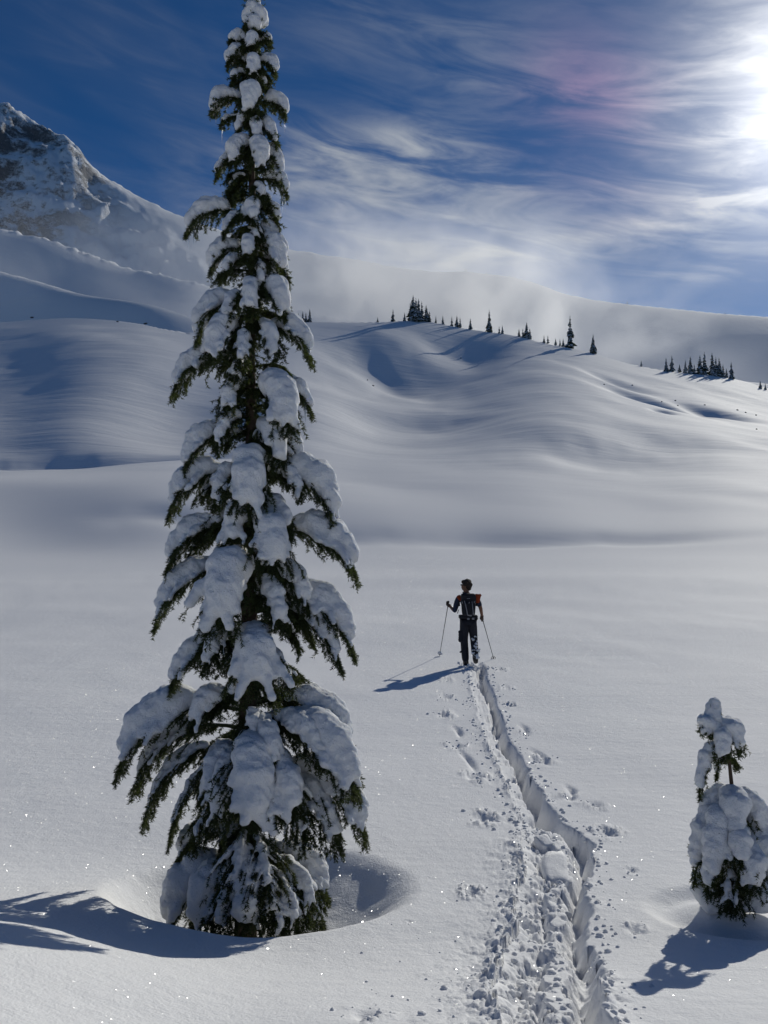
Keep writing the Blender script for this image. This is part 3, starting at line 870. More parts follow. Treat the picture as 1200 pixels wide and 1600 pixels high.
# ---- the big fir.  (photo height on the trunk, tip x, tip y, tip distance in front(-)/behind(+) of trunk in m, half width px, snow thickness px[, icicles])
BIG = [
 (75,362,64,-.02,14,11),(72,420,64,0,12,10),(70,392,74,-.1,14,11),(95,356,98,-.05,16,13),(95,430,114,-.02,18,12),(100,395,118,-.12,16,11),
 (118,361,130,-.04,14,9),(118,412,130,.03,14,9),(150,331,174,-.02,18,14,1),(148,388,176,-.15,18,15),(155,446,180,.02,16,13,1),(182,345,194,.02,10,4,1),
 (185,372,207,-.08,14,9),(190,431,226,-.05,18,12,2),(195,402,217,-.12,14,9),(228,337,276,-.02,16,8),(225,362,257,-.12,20,15),(228,408,264,-.15,24,16),
 (228,438,276,.02,20,15),(275,448,302,.02,18,13,2),(270,358,300,-.05,16,6,1),(290,410,310,-.1,16,7,1),(300,354,324,.05,16,6),
 (318,291,364,-.05,22,15,2),(318,433,350,.02,22,13,2),(325,395,347,-.15,20,12),(335,349,367,-.1,18,8),(350,400,374,-.14,18,8,1),
 (372,328,424,-.05,24,15,1),(372,440,426,-.06,30,19),(368,450,458,.1,30,14,1),(380,385,402,-.2,18,10),(400,349,432,-.12,18,8),(410,411,447,-.15,20,9),
 (440,306,534,-.08,36,19,1),(438,443,494,-.12,28,20),(445,390,490,-.25,24,13),(460,350,502,-.2,20,10),(490,484,557,-.02,36,18,4),
 (490,328,564,-.22,32,21),(500,430,562,-.2,24,12),(520,375,572,-.28,24,10),(535,272,612,-.03,38,18,2),(560,368,592,-.25,22,9),
 (575,488,647,0,26,13,2),(580,452,674,-.28,40,25,1),(600,350,642,-.2,26,12),(640,286,740,-.05,36,18),(640,338,702,-.2,26,11),
 (655,438,730,-.22,30,18),(660,470,717,-.05,26,14),(705,265,802,-.04,38,20,2),(700,335,792,-.15,30,15),(705,388,800,-.35,44,27),
 (700,524,812,-.05,42,26,2),(720,470,777,-.15,24,12),(760,452,832,-.2,26,12),(790,262,887,-.05,40,18),(785,362,852,-.3,36,18),
 (800,556,897,-.02,46,24),(800,432,887,-.35,44,24),(815,300,866,.06,34,12),(845,245,970,-.06,42,18),(850,330,902,-.18,28,13),
 (850,482,952,-.15,34,16),(865,345,978,-.42,54,34),(880,553,1020,-.03,42,22),(890,440,982,-.3,34,15),(900,532,1042,-.12,34,13),
 (930,490,1005,.12,34,12),(960,265,1078,-.1,36,14),(960,318,1047,-.25,28,13),(975,402,1078,-.42,54,31),(990,450,1077,-.25,28,12),
 (1060,188,1196,-.08,58,27),(1068,300,1132,-.2,34,18),(1085,213,1232,.1,50,14),(1100,228,1282,.05,46,10),(1110,265,1312,-.05,46,6),
 (1120,320,1242,-.25,40,14),(1060,548,1167,-.02,44,20),(1070,556,1242,-.25,52,28),(1085,505,1192,-.3,36,16),(1100,430,1205,-.4,34,16),
 (1118,398,1292,-.5,60,33),(1120,462,1277,-.42,46,22),(1130,335,1292,-.35,40,16),(1150,571,1304,-.08,50,24),(1160,530,1324,-.2,46,18),
 (1190,480,1312,-.35,40,9),(1200,300,1318,-.2,40,5),(1280,278,1342,.05,30,14),(1300,262,1456,-.1,48,30),(1300,303,1452,-.25,44,27),
 (1310,385,1458,-.42,44,27),(1290,350,1432,-.35,40,9),(1290,430,1442,-.4,44,9),(1290,465,1452,-.35,44,9),(1290,492,1422,-.2,44,11),
 (1300,512,1402,.05,40,18),(1310,340,1462,-.38,36,9),(1320,442,1467,-.42,40,8),(1260,420,1400,-.4,44,6),(1260,370,1390,-.4,40,8),(1330,505,1455,-.15,36,8),
]
ENV = [(-40, 6), (0, 16), (100, 30), (300, 48), (500, 75), (700, 92), (900, 115), (1100, 140), (1250, 140), (1350, 115), (1450, 100)]
def axis_x(y): return 397 + (385 - 397) * y / 1455.0

def build_big_fir():
    D = 5.3; px = D / F
    root = empty('snowy_fir_tree', TREE)
    tag(root, 'tall narrow fir loaded with thick snow and icicles, nearest the viewer on the left', 'fir tree')
    org = np.array(TREE)
    def w(x, y, dz=0.0): return np.array(at(x, y, D + dz)) - org
    rng = np.random.default_rng(4)
    tr = Foliage(rng)
    P = np.array([w(axis_x(y), y) + np.array([0.008 * math.sin(y * 0.02), 0.006 * math.cos(y * 0.03), 0]) for y in list(range(1470, -70, -70)) + [-70]])
    tr.tube(P, 0.075, 0.006, 10)
    mesh_np('trunk', np.concatenate(tr.V), np.concatenate(tr.F), M['bark'], root)
    # the leader and its cap of snow
    lead = Foliage(rng)
    for y in range(-60, 90, 7):
        for k in range(4):
            a = rng.random() * 6.28; b = w(axis_x(y), y)
            l = (0.055 + 0.05 * (y + 60) / 150)
            d = np.array([math.cos(a), math.sin(a), 0.35]) * l
            lead.needles(np.array([b, b + d]), 420, 0.018, 0.005)
    lo = lead.build('bough', M['needles'], root)
    caps = [(395, 14, -.02, 17), (404, 24, -.01, 19), (396, 36, -.04, 17), (410, 32, .03, 14), (386, 26, 0, 12), (400, 4, 0, 12), (401, -14, 0, 11), (398, -36, 0, 9)]
    queue_snow('snow_load', [(w(x, y, dz), r * px * 0.80, 1.05) for x, y, dz, r in caps], 0.010, lo, 3)
    for b in BIG:
        ya, xt, yt, dz, wd, ld = b[:6]
        ya += (0.38 if abs(xt - axis_x(yt)) > 55 else 0.25) * (yt - ya)      # boughs leave the trunk low, arch up and out, then nod at the tip
        make_bough(w(axis_x(ya), ya), w(xt, yt, dz), wd * px, ld * px * 0.80, root, rng, b[6] if len(b) > 6 else 0)
    # the inner and rear boughs
    y = 40.0
    while y < 1400:
        half = np.interp(y + 40, *zip(*ENV)) * px
        a = rng.random() * 2 * math.pi
        back = math.sin(a) > -0.2
        l = half * (0.42 + 0.3 * rng.random()) * (1.0 if back else 0.75)
        b = w(axis_x(y), y)
        drop = -(0.10 + 0.40 * rng.random()) * l
        tip = b + np.array([math.cos(a) * l, math.sin(a) * l, drop])
        make_bough(b, tip, 0.06 + 0.24 * l, 0.024 + 0.022 * rng.random() if rng.random() < 0.4 else 0.0, root, rng, bare=0.35)
        y += 11 + 0.003 * y
    # short dense shoots that clothe the trunk
    inner = Foliage(rng)
    for k in range(1300):
        y = 60 + 1340 * rng.random(); b = w(axis_x(y), y); a = rng.random() * 6.283
        l = (0.035 + 0.11 * rng.random()) * (0.45 + 0.55 * min(1, y / 600))
        d = np.array([math.cos(a), math.sin(a), -0.35 + 0.5 * rng.random()])
        inner.needles(bez(b + d * 0.02, b + d * l * 0.6, b + d * l + np.array([0, 0, -0.25 * l]), 3), 560, 0.022, 0.0058)
    inner.build('inner_shoots', M['needles'], root)['kind'] = 'stuff'
    return root

# ---- the little fir at the right edge
SMALL = [  # trunk height, tip x, tip y, dz, half width, snow
 (1150,1098,1132,-.02,12,17),(1140,1155,1172,-.06,20,20),(1150,1130,1185,-.10,16,17),(1165,1092,1246,-.02,15,12),(1175,1120,1215,.03,12,8),(1185,1152,1198,.02,9,0),
 (1245,1098,1296,.0,18,16),(1250,1190,1312,-.05,24,18),(1255,1150,1310,-.22,26,22),(1265,1085,1375,-.05,24,20),(1268,1112,1385,-.22,24,20),(1270,1208,1345,-.02,26,20),
 (1300,1160,1352,-.30,26,18),(1310,1105,1398,-.2,20,14),(1320,1215,1400,-.1,30,24),(1330,1180,1390,-.3,26,24),(1350,1135,1420,-.3,24,5),(1360,1150,1425,-.32,24,4),
 (1340,1100,1400,.1,24,14),(1290,1170,1330,.2,24,18),(1330,1140,1400,.2,26,16)]
def build_small_fir():
    D = 4.75; px = D / F
    root = empty('snowy_fir_sapling', FIR2)
    tag(root, 'small snow covered fir sapling at the right edge with a bare stem below its top', 'fir sapling')
    org = np.array(FIR2)
    def w(x, y, dz=0.0): return np.array(at(x, y, D + dz)) - org
    rng = np.random.default_rng(11)
    tr = Foliage(rng)
    pts = [(1146, 1450), (1146, 1380), (1146, 1300), (1146, 1260), (1143, 1225), (1140, 1195), (1132, 1160), (1120, 1125), (1115, 1100)]
    tr.tube(np.array([w(*p) for p in pts]), 0.018, 0.006, 8)
    mesh_np('trunk', np.concatenate(tr.V), np.concatenate(tr.F), M['bark'], root)
    def stem(y): return float(np.interp(y, [p[1] for p in pts][::-1], [p[0] for p in pts][::-1]))
    lead = Foliage(rng)
    for y in range(1105, 1200, 6):
        for k in range(3):
            a = rng.random() * 6.28; b = w(stem(y), y)
            lead.needles(np.array([b, b + np.array([math.cos(a), math.sin(a), 0.3]) * 0.045]), 420, 0.016, 0.0045)
    lo = lead.build('bough', M['needles'], root)
    caps = [(1117, 1099, 0, 9), (1115, 1108, 0, 12), (1115, 1118, 0, 14), (1120, 1128, 0, 14), (1106, 1128, -.02, 12), (1104, 1138, -.02, 12)]
    queue_snow('snow_load', [(w(x, y, dz), r * px, 1.05) for x, y, dz, r in caps], 0.008, lo, 3)
    for b in SMALL:
        ya, xt, yt, dz, wd, ld = b
        make_bough(w(stem(ya), ya), w(xt, yt, dz), wd * px, ld * px * 0.80, root, rng, needle=0.018, nw=0.005, start=0.12, stop=0.88)
    # the drift packed about its foot
    foot = [(1108, 1392, .0, 28), (1116, 1406, -.06, 24), (1180, 1398, -.16, 32), (1204, 1380, -.05, 38), (1150, 1404, .12, 34), (1172, 1372, .0, 28), (1100, 1372, .05, 22), (1150, 1424, .05, 30)]
    queue_snow('snow_load', [(w(x, y, dz), r * px, 0.8) for x, y, dz, r in foot], 0.012, lo, 8)
    return root
build_big_fir(); build_small_fir()
flush_snow()
# ------------------------------------------------------------------ the skier
simple_mat('skin', (0.18, 0.088, 0.052), 0.6, 0.1, 5)
simple_mat('hair', (0.035, 0.024, 0.018), 0.8, 0.4, 60)
simple_mat('navy_cloth', (0.022, 0.030, 0.055), 0.85, 0.25, 12, 0.2, (40, 0.5, 0.01))
simple_mat('trouser_cloth', (0.022, 0.023, 0.030), 0.85, 0.25, 10, 0.2, (30, 0.6, 0.015))
simple_mat('orange_cloth', (0.24, 0.036, 0.010), 0.8, 0.2, 14, 0.2, (50, 0.5, 0.01))
simple_mat('glove_leather', (0.060, 0.036, 0.026), 0.7, 0.3, 30)
simple_mat('pack_cloth', (0.016, 0.017, 0.022), 0.8, 0.3, 20, 0.25, (60, 0.5, 0.006))
simple_mat('pale_strap', (0.22, 0.225, 0.24), 0.6, 0.1, 10)
simple_mat('black_plastic', (0.012, 0.012, 0.013), 0.35, 0.1, 10, 0.5)
simple_mat('pole_metal', (0.035, 0.036, 0.04), 0.35, 0.2, 10, 0.5)

SK_X, SK_Y = ground_px(733, 1041)
SK_D = SK_Y - 0.05
SPX = SK_D / F
ROOT = np.array([SK_X, SK_D, float(near_z(np.array([SK_X]), np.array([SK_D]))[0]) - 0.08])
person = empty('person', ROOT)
tag(person, 'lone skier seen from behind, head turned left, pole in each gloved hand', 'person')
def sp(x, y, dz=0.0): return np.array(at(x, y, SK_D + dz)) - ROOT

def skinned(name, verts, edges, mat, parent, sub=2, offset=None):
    """verts: list of (position, radius_x, radius_y)"""
    me = bpy.data.meshes.new(name)
    me.from_pydata([tuple(v[0]) for v in verts], edges, [])
    o = bpy.data.objects.new(name, me); C.objects.link(o)
    mod = o.modifiers.new('skin', 'SKIN'); mod.use_smooth_shade = True; mod.branch_smoothing = 0.6
    for i, v in enumerate(verts):
        sv = me.skin_vertices[0].data[i]; sv.radius = (v[1], v[2] if len(v) > 2 else v[1]); sv.use_root = (i == 0)
    ss = o.modifiers.new('sub', 'SUBSURF'); ss.levels = sub; ss.render_levels = sub
    dg = bpy.context.evaluated_depsgraph_get(); dg.update()
    m2 = bpy.data.meshes.new_from_object(o.evaluated_get(dg))
    o.modifiers.clear(); o.data = m2; m2.name = name; bpy.data.meshes.remove(me)
    m2.materials.clear(); m2.materials.append(M[mat])
    m2.polygons.foreach_set('use_smooth', np.ones(len(m2.polygons), bool))
    if parent: o.parent = parent
    return o

J = dict(pelvis=sp(731.5, 967), belly=sp(731, 955), chest=sp(730.5, 940), neck0=sp(729, 929), neck=sp(728.3, 924), head0=sp(728.2, 918, -.01), head1=sp(728.3, 911.5, -.01),
         lsh=sp(716.5, 933, .02), lel=sp(710.2, 955, .05), lwr=sp(702.5, 946.5, .28),
         rsh=sp(744.5, 933, .02), rel=sp(751.0, 950, -.02), rwr=sp(753.2, 963, .12),
         lhip=sp(726.2, 970), lkn=sp(725.0, 998, .05), lan=sp(727.8, 1036, .02), lto=sp(728.8, 1041, .20),
         rhip=sp(737, 970), rkn=sp(740.2, 996, .10), ran=sp(742.8, 1028, -.12), rto=sp(743.7, 1035, .05))
names = list(J); ix = {n: i for i, n in enumerate(names)}
RAD = dict(pelvis=(.145, .105), belly=(.135, .10), chest=(.16, .115), neck0=(.07, .07), neck=(.056, .058), head0=(.072, .088), head1=(.077, .095),
           lsh=(.062,), lel=(.043,), lwr=(.030,), rsh=(.062,), rel=(.043,), rwr=(.030,), lhip=(.092,), lkn=(.060,), lan=(.045,), lto=(.04,),
           rhip=(.092,), rkn=(.060,), ran=(.045,), rto=(.04,))
E = [('pelvis', 'belly'), ('belly', 'chest'), ('chest', 'neck0'), ('neck0', 'neck'), ('neck', 'head0'), ('head0', 'head1'), ('chest', 'lsh'), ('lsh', 'lel'), ('lel', 'lwr'),
     ('chest', 'rsh'), ('rsh', 'rel'), ('rel', 'rwr'), ('pelvis', 'lhip'), ('lhip', 'lkn'), ('lkn', 'lan'), ('lan', 'lto'), ('pelvis', 'rhip'), ('rhip', 'rkn'), ('rkn', 'ran'), ('ran', 'rto')]
skinned('body', [(J[n], *RAD[n]) for n in names], [(ix[a], ix[b]) for a, b in E], 'skin', person)

def lerp(a, b, t): return a * (1 - t) + b * t
# face, turned to the left
fd = norm(np.array([-0.93, 0.36, -0.04])); hc = lerp(J['head0'], J['head1'], .5)
fs = np.array([-fd[1], fd[0], 0])
def blobmesh(name, blobs, voxel, parent, mat, smooth=3): return queue_snow(name, blobs, voxel, parent, smooth, mat)
up = np.array([0, 0, 1.0])
fb = [(hc + fd * .085 - up * .012, .017, 1.2), (hc + fd * .095 - up * .028, .014, 1.0), (hc + fd * .075 - up * .055, .022, .7), (hc + fd * .062 - up * .085, .03, .9),
      (hc + fd * .045 - up * .03, .06, 1.1), (hc - fs * .075 - up * .02 - fd * .01, .018, 1.7), (hc + fs * .075 - up * .02 - fd * .01, .018, 1.7)]
blobmesh('face', fb, 0.007, person, 'skin')
hb = [(hc + up * .045 - fd * .02, .100, 1.0), (hc + up * .01 - fd * .045, .092, 1.05), (hc - up * .05 - fd * .055, .065, 1.0), (hc + up * .075 + fd * .03, .070, .7), (hc - fs * .05 + up * .03, .06, 1), (hc + fs * .05 + up * .03, .06, 1)]
blobmesh('hair', hb, 0.009, person, 'hair')
gl = [(hc + fd * .098 + fs * k + up * .012, .020, .8) for k in (-.034, .034)] + [(hc + fd * .1 + up * .014, .009, .8)] + [(hc + fd * (.09 - .03 * j) + fs * s * (.06 + .012 * j) + up * .014, .008, .8) for j in range(4) for s in (-1, 1)]
blobmesh('sunglasses', gl, 0.005, person, 'black_plastic', 1)

# clothing: a dark top with sleeves pushed up, collar, trousers, boots
top = [(J['pelvis'] + up * .02, .165, .128), (J['belly'], .160, .122), (J['chest'], .185, .135), (lerp(J['chest'], J['neck0'], .8), .095, .09), (J['neck'] - up * .005, .080, .082),
       (J['lsh'], .080), (lerp(J['lsh'], J['lel'], .55), .064), (lerp(J['lsh'], J['lel'], .97), .056), (lerp(J['lel'], J['lwr'], .12), .052),
       (J['rsh'], .080), (lerp(J['rsh'], J['rel'], .55), .064), (lerp(J['rsh'], J['rel'], .95), .056)]
skinned('top', top, [(0, 1), (1, 2), (2, 3), (3, 4), (2, 5), (5, 6), (6, 7), (7, 8), (2, 9), (9, 10), (10, 11)], 'navy_cloth', person)
tr = [(J['pelvis'] + up * .03, .168, .13), (J['lhip'], .118), (lerp(J['lhip'], J['lkn'], .6), .106), (J['lkn'], .088), (lerp(J['lkn'], J['lan'], .5), .088), (lerp(J['lkn'], J['lan'], .97), .078),
      (J['rhip'], .118), (lerp(J['rhip'], J['rkn'], .6), .104), (J['rkn'], .088), (lerp(J['rkn'], J['ran'], .5), .084), (lerp(J['rkn'], J['ran'], .9), .076)]
skinned('trousers', tr, [(0, 1), (1, 2), (2, 3), (3, 4), (4, 5), (0, 6), (6, 7), (7, 8), (8, 9), (9, 10)], 'trouser_cloth', person)
for s in 'lr':
    a = J[s + 'an']; t_ = J[s + 'to']
    skinned('boot', [(a + up * .10, .070), (a, .068), (lerp(a, t_, .5) - up * .015, .062), (t_, .052)], [(0, 1), (1, 2), (2, 3)], 'black_plastic', person)
# thigh pocket and a calf buckle
blobmesh('pocket', [(sp(719.6, 988 + k * 4), .050, 1.2) for k in range(4)], 0.012, person, 'trouser_cloth')
blobmesh('calf_buckle', [(sp(718.8, 1019), .022, 1.2), (sp(720.5, 1018.5), .025, 1.0)], 0.008, person, 'black_plastic')
# red orange patches on the shoulders
blobmesh('shoulder_patch', [(sp(716.8 + .9 * k, 932.2 + 1.3 * k, -.07), .042, 1.0) for k in range(4)], 0.010, person, 'orange_cloth')
# snow plastered on the right leg
rs = np.random.default_rng(3)
blobs = []
for k in range(34):
    t = rs.random() ** 0.8; p = lerp(J['rkn'] + up * .05, J['ran'], t) + np.array([(rs.random() - .45) * .17, -.075 - .02 * rs.random(), 0])
    blobs.append((p, .010 + .022 * rs.random(), .9))
so = blobmesh('snow_crust', blobs, 0.007, person, 'snow_load', 1); so['kind'] = 'stuff'

def glove(wr, grip, axis, elbow):
    """a gloved hand closed round a pole handle: palm, four bent fingers and a thumb"""
    d = norm(grip - wr); ax = norm(axis)
    side = norm(np.cross(d, ax))
    palm = grip - side * .035
    V = [(lerp(elbow, wr, .86), .040), (wr, .042), (lerp(wr, palm, .6), .042, .036), (palm, .040, .03)]
    Ed = [(0, 1), (1, 2), (2, 3)]
    o = skinned('glove', V, Ed, 'glove_leather', person)
    for k, l in enumerate((.9, 1.0, .95, .78)):
        b = palm + ax * (.036 - .024 * k) + d * .012
        V = [(b, .012), (b + (d * .034 + side * .016) * l, .0115), (b + (d * .030 + side * .052) * l, .0105), (b + (side * .062 - d * .004) * l, .009)]
        skinned('finger', V, [(0, 1), (1, 2), (2, 3)], 'glove_leather', o, 1)
    b = palm + ax * .030 - d * .022
    skinned('thumb', [(b, .014), (b + ax * .018 + side * .03 + d * .01, .012), (b + ax * .012 + side * .058 + d * .024, .010)], [(0, 1), (1, 2)], 'glove_leather', o, 1)
def pole(hand, tip, label, snowy):
    hw = hand + ROOT
    root = empty('ski_pole', tip)
    tag(root, label, 'ski pole', 'the skier\'s poles')
    a = hw - tip; n = norm(a); L = np.linalg.norm(a)
    f = Foliage(rs); f.tube(np.array([-n * .12, n * L * .5, n * (L - .10)]), .0065, .0095, 8)
    mesh_np('shaft', np.concatenate(f.V), np.concatenate(f.F), M['pole_metal'], root)
    f = Foliage(rs); f.tube(np.array([n * (L - .10), n * (L - .07), n * (L - .02), n * (L + .03), n * (L + .055)]), .013, .016, 10)
    f.tube(np.array([n * (L + .05), n * (L + .075)]), .021, .018, 10)
    mesh_np('grip', np.concatenate(f.V), np.concatenate(f.F), M['black_plastic'], root)
    f = Foliage(rs); b0 = n * .075
    A = norm(np.cross(n, [0, 1, 0])); B = np.cross(n, A); th = np.linspace(0, 2 * math.pi, 15)
    f.tube(np.array([b0 + (A * math.cos(t) + B * math.sin(t)) * .048 for t in th]), .005, .005, 6)
    for k in range(4):
        t = k * math.pi / 2; f.tube(np.array([b0 + n * .012, b0 + (A * math.cos(t) + B * math.sin(t)) * .048]), .005, .004, 5)
    f.tube(np.array([b0 - n * .015, b0 + n * .03]), .013, .010, 8)
    bk = mesh_np('basket', np.concatenate(f.V), np.concatenate(f.F), M['black_plastic'], root)
    if snowy:
        queue_snow('snow_lump', [(b0 + A * x + B * y + n * z, r, .9) for x, y, z, r in ((0, 0, .01, .05), (.02, 0, .03, .04), (-.025, .01, -.01, .042), (0, -.02, -.03, .034))], 0.010, bk)
    return n
lh = sp(700.4, 943.2, .33); rh = sp(753.8, 966.8, .20)
lt = ground_px(687.0, 1025); rt = ground_px(771.8, 1029)
ltip = np.array([lt[0], lt[1], float(near_z(np.array([lt[0]]), np.array([lt[1]]))[0]) + 0.02])
rtip = np.array([rt[0], rt[1], float(near_z(np.array([rt[0]]), np.array([rt[1]]))[0]) - 0.03])
ln = pole(lh, ltip, 'ski pole with a snow clogged basket, in the raised left hand', True)
rn = pole(rh, rtip, 'ski pole slanting down to the right, in the lowered right hand', False)
glove(J['lwr'], lh, ln, J['lel']); glove(J['rwr'], rh, rn, J['rel'])

# backpack: worn, so a thing of its own
pack = empty('backpack', ROOT + sp(731, 961, -.15))
tag(pack, 'dark backpack with pale straps and an orange bundle, worn by the skier', 'backpack')
PR = np.array(pack.location)
def pk(x, y, dz): return np.array(at(x, y, SK_D + dz)) - PR
def rounded(name, c, sx, sy, sz, mat, parent, r=.3, taper=1.0, rot=0.0):
    bm = bmesh.new(); bmesh.ops.create_cube(bm, size=2.0)
    for v in bm.verts:
        k = taper if v.co.z < 0 else 1.0
        x, y, z = v.co.x * sx * k, v.co.y * sy * k, v.co.z * sz
        v.co = (x * math.cos(rot) - z * math.sin(rot), y, x * math.sin(rot) + z * math.cos(rot))
    bmesh.ops.bevel(bm, geom=list(bm.edges), offset=min(sx, sy, sz) * r * 2, segments=3, profile=.6, affect='EDGES')
    me = bpy.data.meshes.new(name); bm.to_mesh(me); bm.free()
    me.materials.append(M[mat]); me.polygons.foreach_set('use_smooth', np.ones(len(me.polygons), bool))
    o = bpy.data.objects.new(name, me); C.objects.link(o); o.parent = parent; o.location = c
    return o
rounded('main_bag', pk(732, 946, -.21), .165, .10, .22, 'pack_cloth', pack, .35, .82)
rounded('front_pocket', pk(732, 951, -.325), .105, .035, .13, 'pack_cloth', pack, .4, .85)
rounded('lid', pk(731.5, 931.5, -.215), .150, .105, .055, 'pack_cloth', pack, .45)
rounded('hip_belt', pk(731.5, 963.5, -.09), .195, .12, .035, 'pack_cloth', pack, .4)
rounded('orange_bundle', pk(746.2, 935.2, -.20), .066, .07, .095, 'orange_cloth', pack, .3, .72, -.10)
rounded('orange_flap', pk(749.5, 930.2, -.20), .032, .05, .026, 'orange_cloth', pack, .35, 1.0, .25)
def strap(pts, r, mat='pale_strap', name='strap'):
    f = Foliage(rs); f.tube(np.array([pk(*p) for p in pts]), r, r, 6)
    return mesh_np(name, np.concatenate(f.V), np.concatenate(f.F), M[mat], pack)
strap([(725.8, 939, -.335), (727.6, 946, -.38), (729.4, 954, -.385), (730.4, 960.5, -.35)], .010)
strap([(737.4, 940, -.335), (738.4, 947, -.38), (739.2, 955, -.385), (739.4, 960.5, -.35)], .009)
strap([(722.3, 940, -.325), (722.1, 943, -.33)], .011); strap([(741.0, 939.5, -.325), (741.2, 942, -.33)], .011)
strap([(729.6, 935.4, -.345), (734.4, 935.2, -.345)], .007, 'pale_strap', 'label_strip')
strap([(732.6, 943, -.40), (733.6, 940.6, -.40)], .008, 'pale_strap', 'ice_loop')
for (x, y, s) in ((732.2, 960.8, .026), (735.3, 961.5, .024), (731.8, 967.0, .024), (739.3, 966.6, .026)):
    rounded('buckle', pk(x, y, -.30), s, .014, s * .8, 'pale_strap', pack, .3)
strap([(716.8, 952.5, -.1), (715.5, 956, -.09), (715.0, 958.5, -.08)], .008, 'pack_cloth', 'loose_strap')
strap([(718.4, 930, -.05), (716.9, 937, -.02), (717.6, 947, -.04)], .022, 'pack_cloth', 'shoulder_strap')
strap([(743.5, 930, -.05), (745.8, 937, -.02), (744.6, 947, -.04)], .022, 'pack_cloth', 'shoulder_strap')

# ------------------------------------------------------------------ snow blocks and crumbs about the trench
def lump(name, c, sx, sy, sz, rz, seed, label=None, parent=None, rough=0.14, tilt=0.0):
    bm = bmesh.new(); bmesh.ops.create_cube(bm, size=2.0)
    bmesh.ops.subdivide_edges(bm, edges=list(bm.edges), cuts=5, use_grid_fill=True)
    for v in bm.verts:
        p = v.co; q = p.normalized() * 1.25; p = p.lerp(q, 0.32)
        n = 1 + rough * float(fbm(np.array([p.x * 1.7 + seed]), np.array([p.y * 1.7 + p.z * 2.3]), 3, seed)[0])
        v.co = (p.x * sx * n, p.y * sy * n, p.z * sz * n)
    me = bpy.data.meshes.new(name); bm.to_mesh(me); bm.free()
    me.materials.append(M['snow_block']); me.polygons.foreach_set('use_smooth', np.ones(len(me.polygons), bool))
    o = bpy.data.objects.new(name, me); C.objects.link(o)
    o.location = c; o.rotation_euler = (tilt, 0.05, rz)
    if label: tag(o, label, 'snow block')
    return o
snow_material('snow_block', True, (), None)
def ground_xyz(px, py, dz=0.0):
    x, y = ground_px(px, py)
    return Vector((x, y, float(near_z(np.array([x]), np.array([y]))[0]) + dz))
lump('snow_slab', ground_xyz(868, 1356, -.07), .085, .24, .085, -.12, 3, 'large smooth slab of snow broken out at the bend of the trench')
lump('snow_slab', ground_xyz(866, 1398, -.13), .085, .09, .06, .1, 5, 'small squared block of snow just below the large slab in the trench')
lump('snow_slab', ground_xyz(850, 1312, -.04), .06, .07, .045, .5, 8, 'rounded block of snow tilted at the upper end of the large slab', tilt=.3)
lump('snow_slab', ground_xyz(858, 1462, -.13), .07, .08, .06, .3, 9, 'knobbly block of snow on the pressed rib of the near trench')
lump('snow_slab', ground_xyz(800, 1452, -.02), .035, .03, .028, .7, 12, 'fist sized clod of snow on the left rim of the near trench')

rc = np.random.default_rng(8)
Vs, Fs, n0 = [], [], 0
_ic = bmesh.new(); bmesh.ops.create_icosphere(_ic, subdivisions=1, radius=1.0)
I1 = np.array([v.co[:] for v in _ic.verts]); IF1 = np.array([[v.index for v in f.verts] for f in _ic.faces]); _ic.free()
spots = []
for k in range(800):
    y = 2.4 + (TR_END - 2.4) * rc.random() ** 1.6
    left = rc.random() < 0.62
    if left: x = float(np.interp(y, LE_Y, LE_X)) - abs(rc.normal()) * (.10 if y < 7 else .13) + .05
    else: x = float(np.interp(y, RE_Y, RE_X)) + abs(rc.normal()) * .08 - .01
    spots.append((x, y, (.004 + .015 * rc.random() ** 2.5) * (1 + .05 * y)))
for k in range(260):
    y = 2.4 + 4.4 * rc.random(); a = float(np.interp(y, LE_Y, LE_X)); b = float(np.interp(y, RE_Y, RE_X))
    spots.append((a + (b - a) * (.04 + .62 * rc.random()), y, .006 + .020 * rc.random() ** 2))
for (px, py, s) in PM:
    for k in range(13):
        spots.append((px + rc.normal() * s * .9, py + rc.normal() * s * 1.4, s * (.05 + .16 * rc.random() ** 2)))
for k in range(45):
    x, y = ground_px(560 + rc.random() * 200, 1440 + rc.random() * 150); spots.append((x, y, .002 + .009 * rc.random() ** 3))
for k in range(110):
    spots.append((SK_X + .08 + rc.normal() * .17, SK_Y - .12 + rc.normal() * .30, .012 + .035 * rc.random() ** 2))
S = np.array(spots)
Z = near_z(S[:, 0], S[:, 1]) + track_dz(S[:, 0].copy(), S[:, 1].copy())
for (x, y, r), z in zip(spots, Z):
    v = I1 * (r * (0.7 + 0.6 * rc.random((len(I1), 1)))) * np.array([1, 1, .75])
    Vs.append(v + np.array([x, y, z + r * .08])); Fs.append(IF1 + n0); n0 += len(I1)
co = mesh_np('snow_crumbs', np.concatenate(Vs), np.concatenate(Fs), M['snow_block'])
tag(co, 'loose crumbs of snow scattered along the trench and pole marks', None, None, 'stuff')

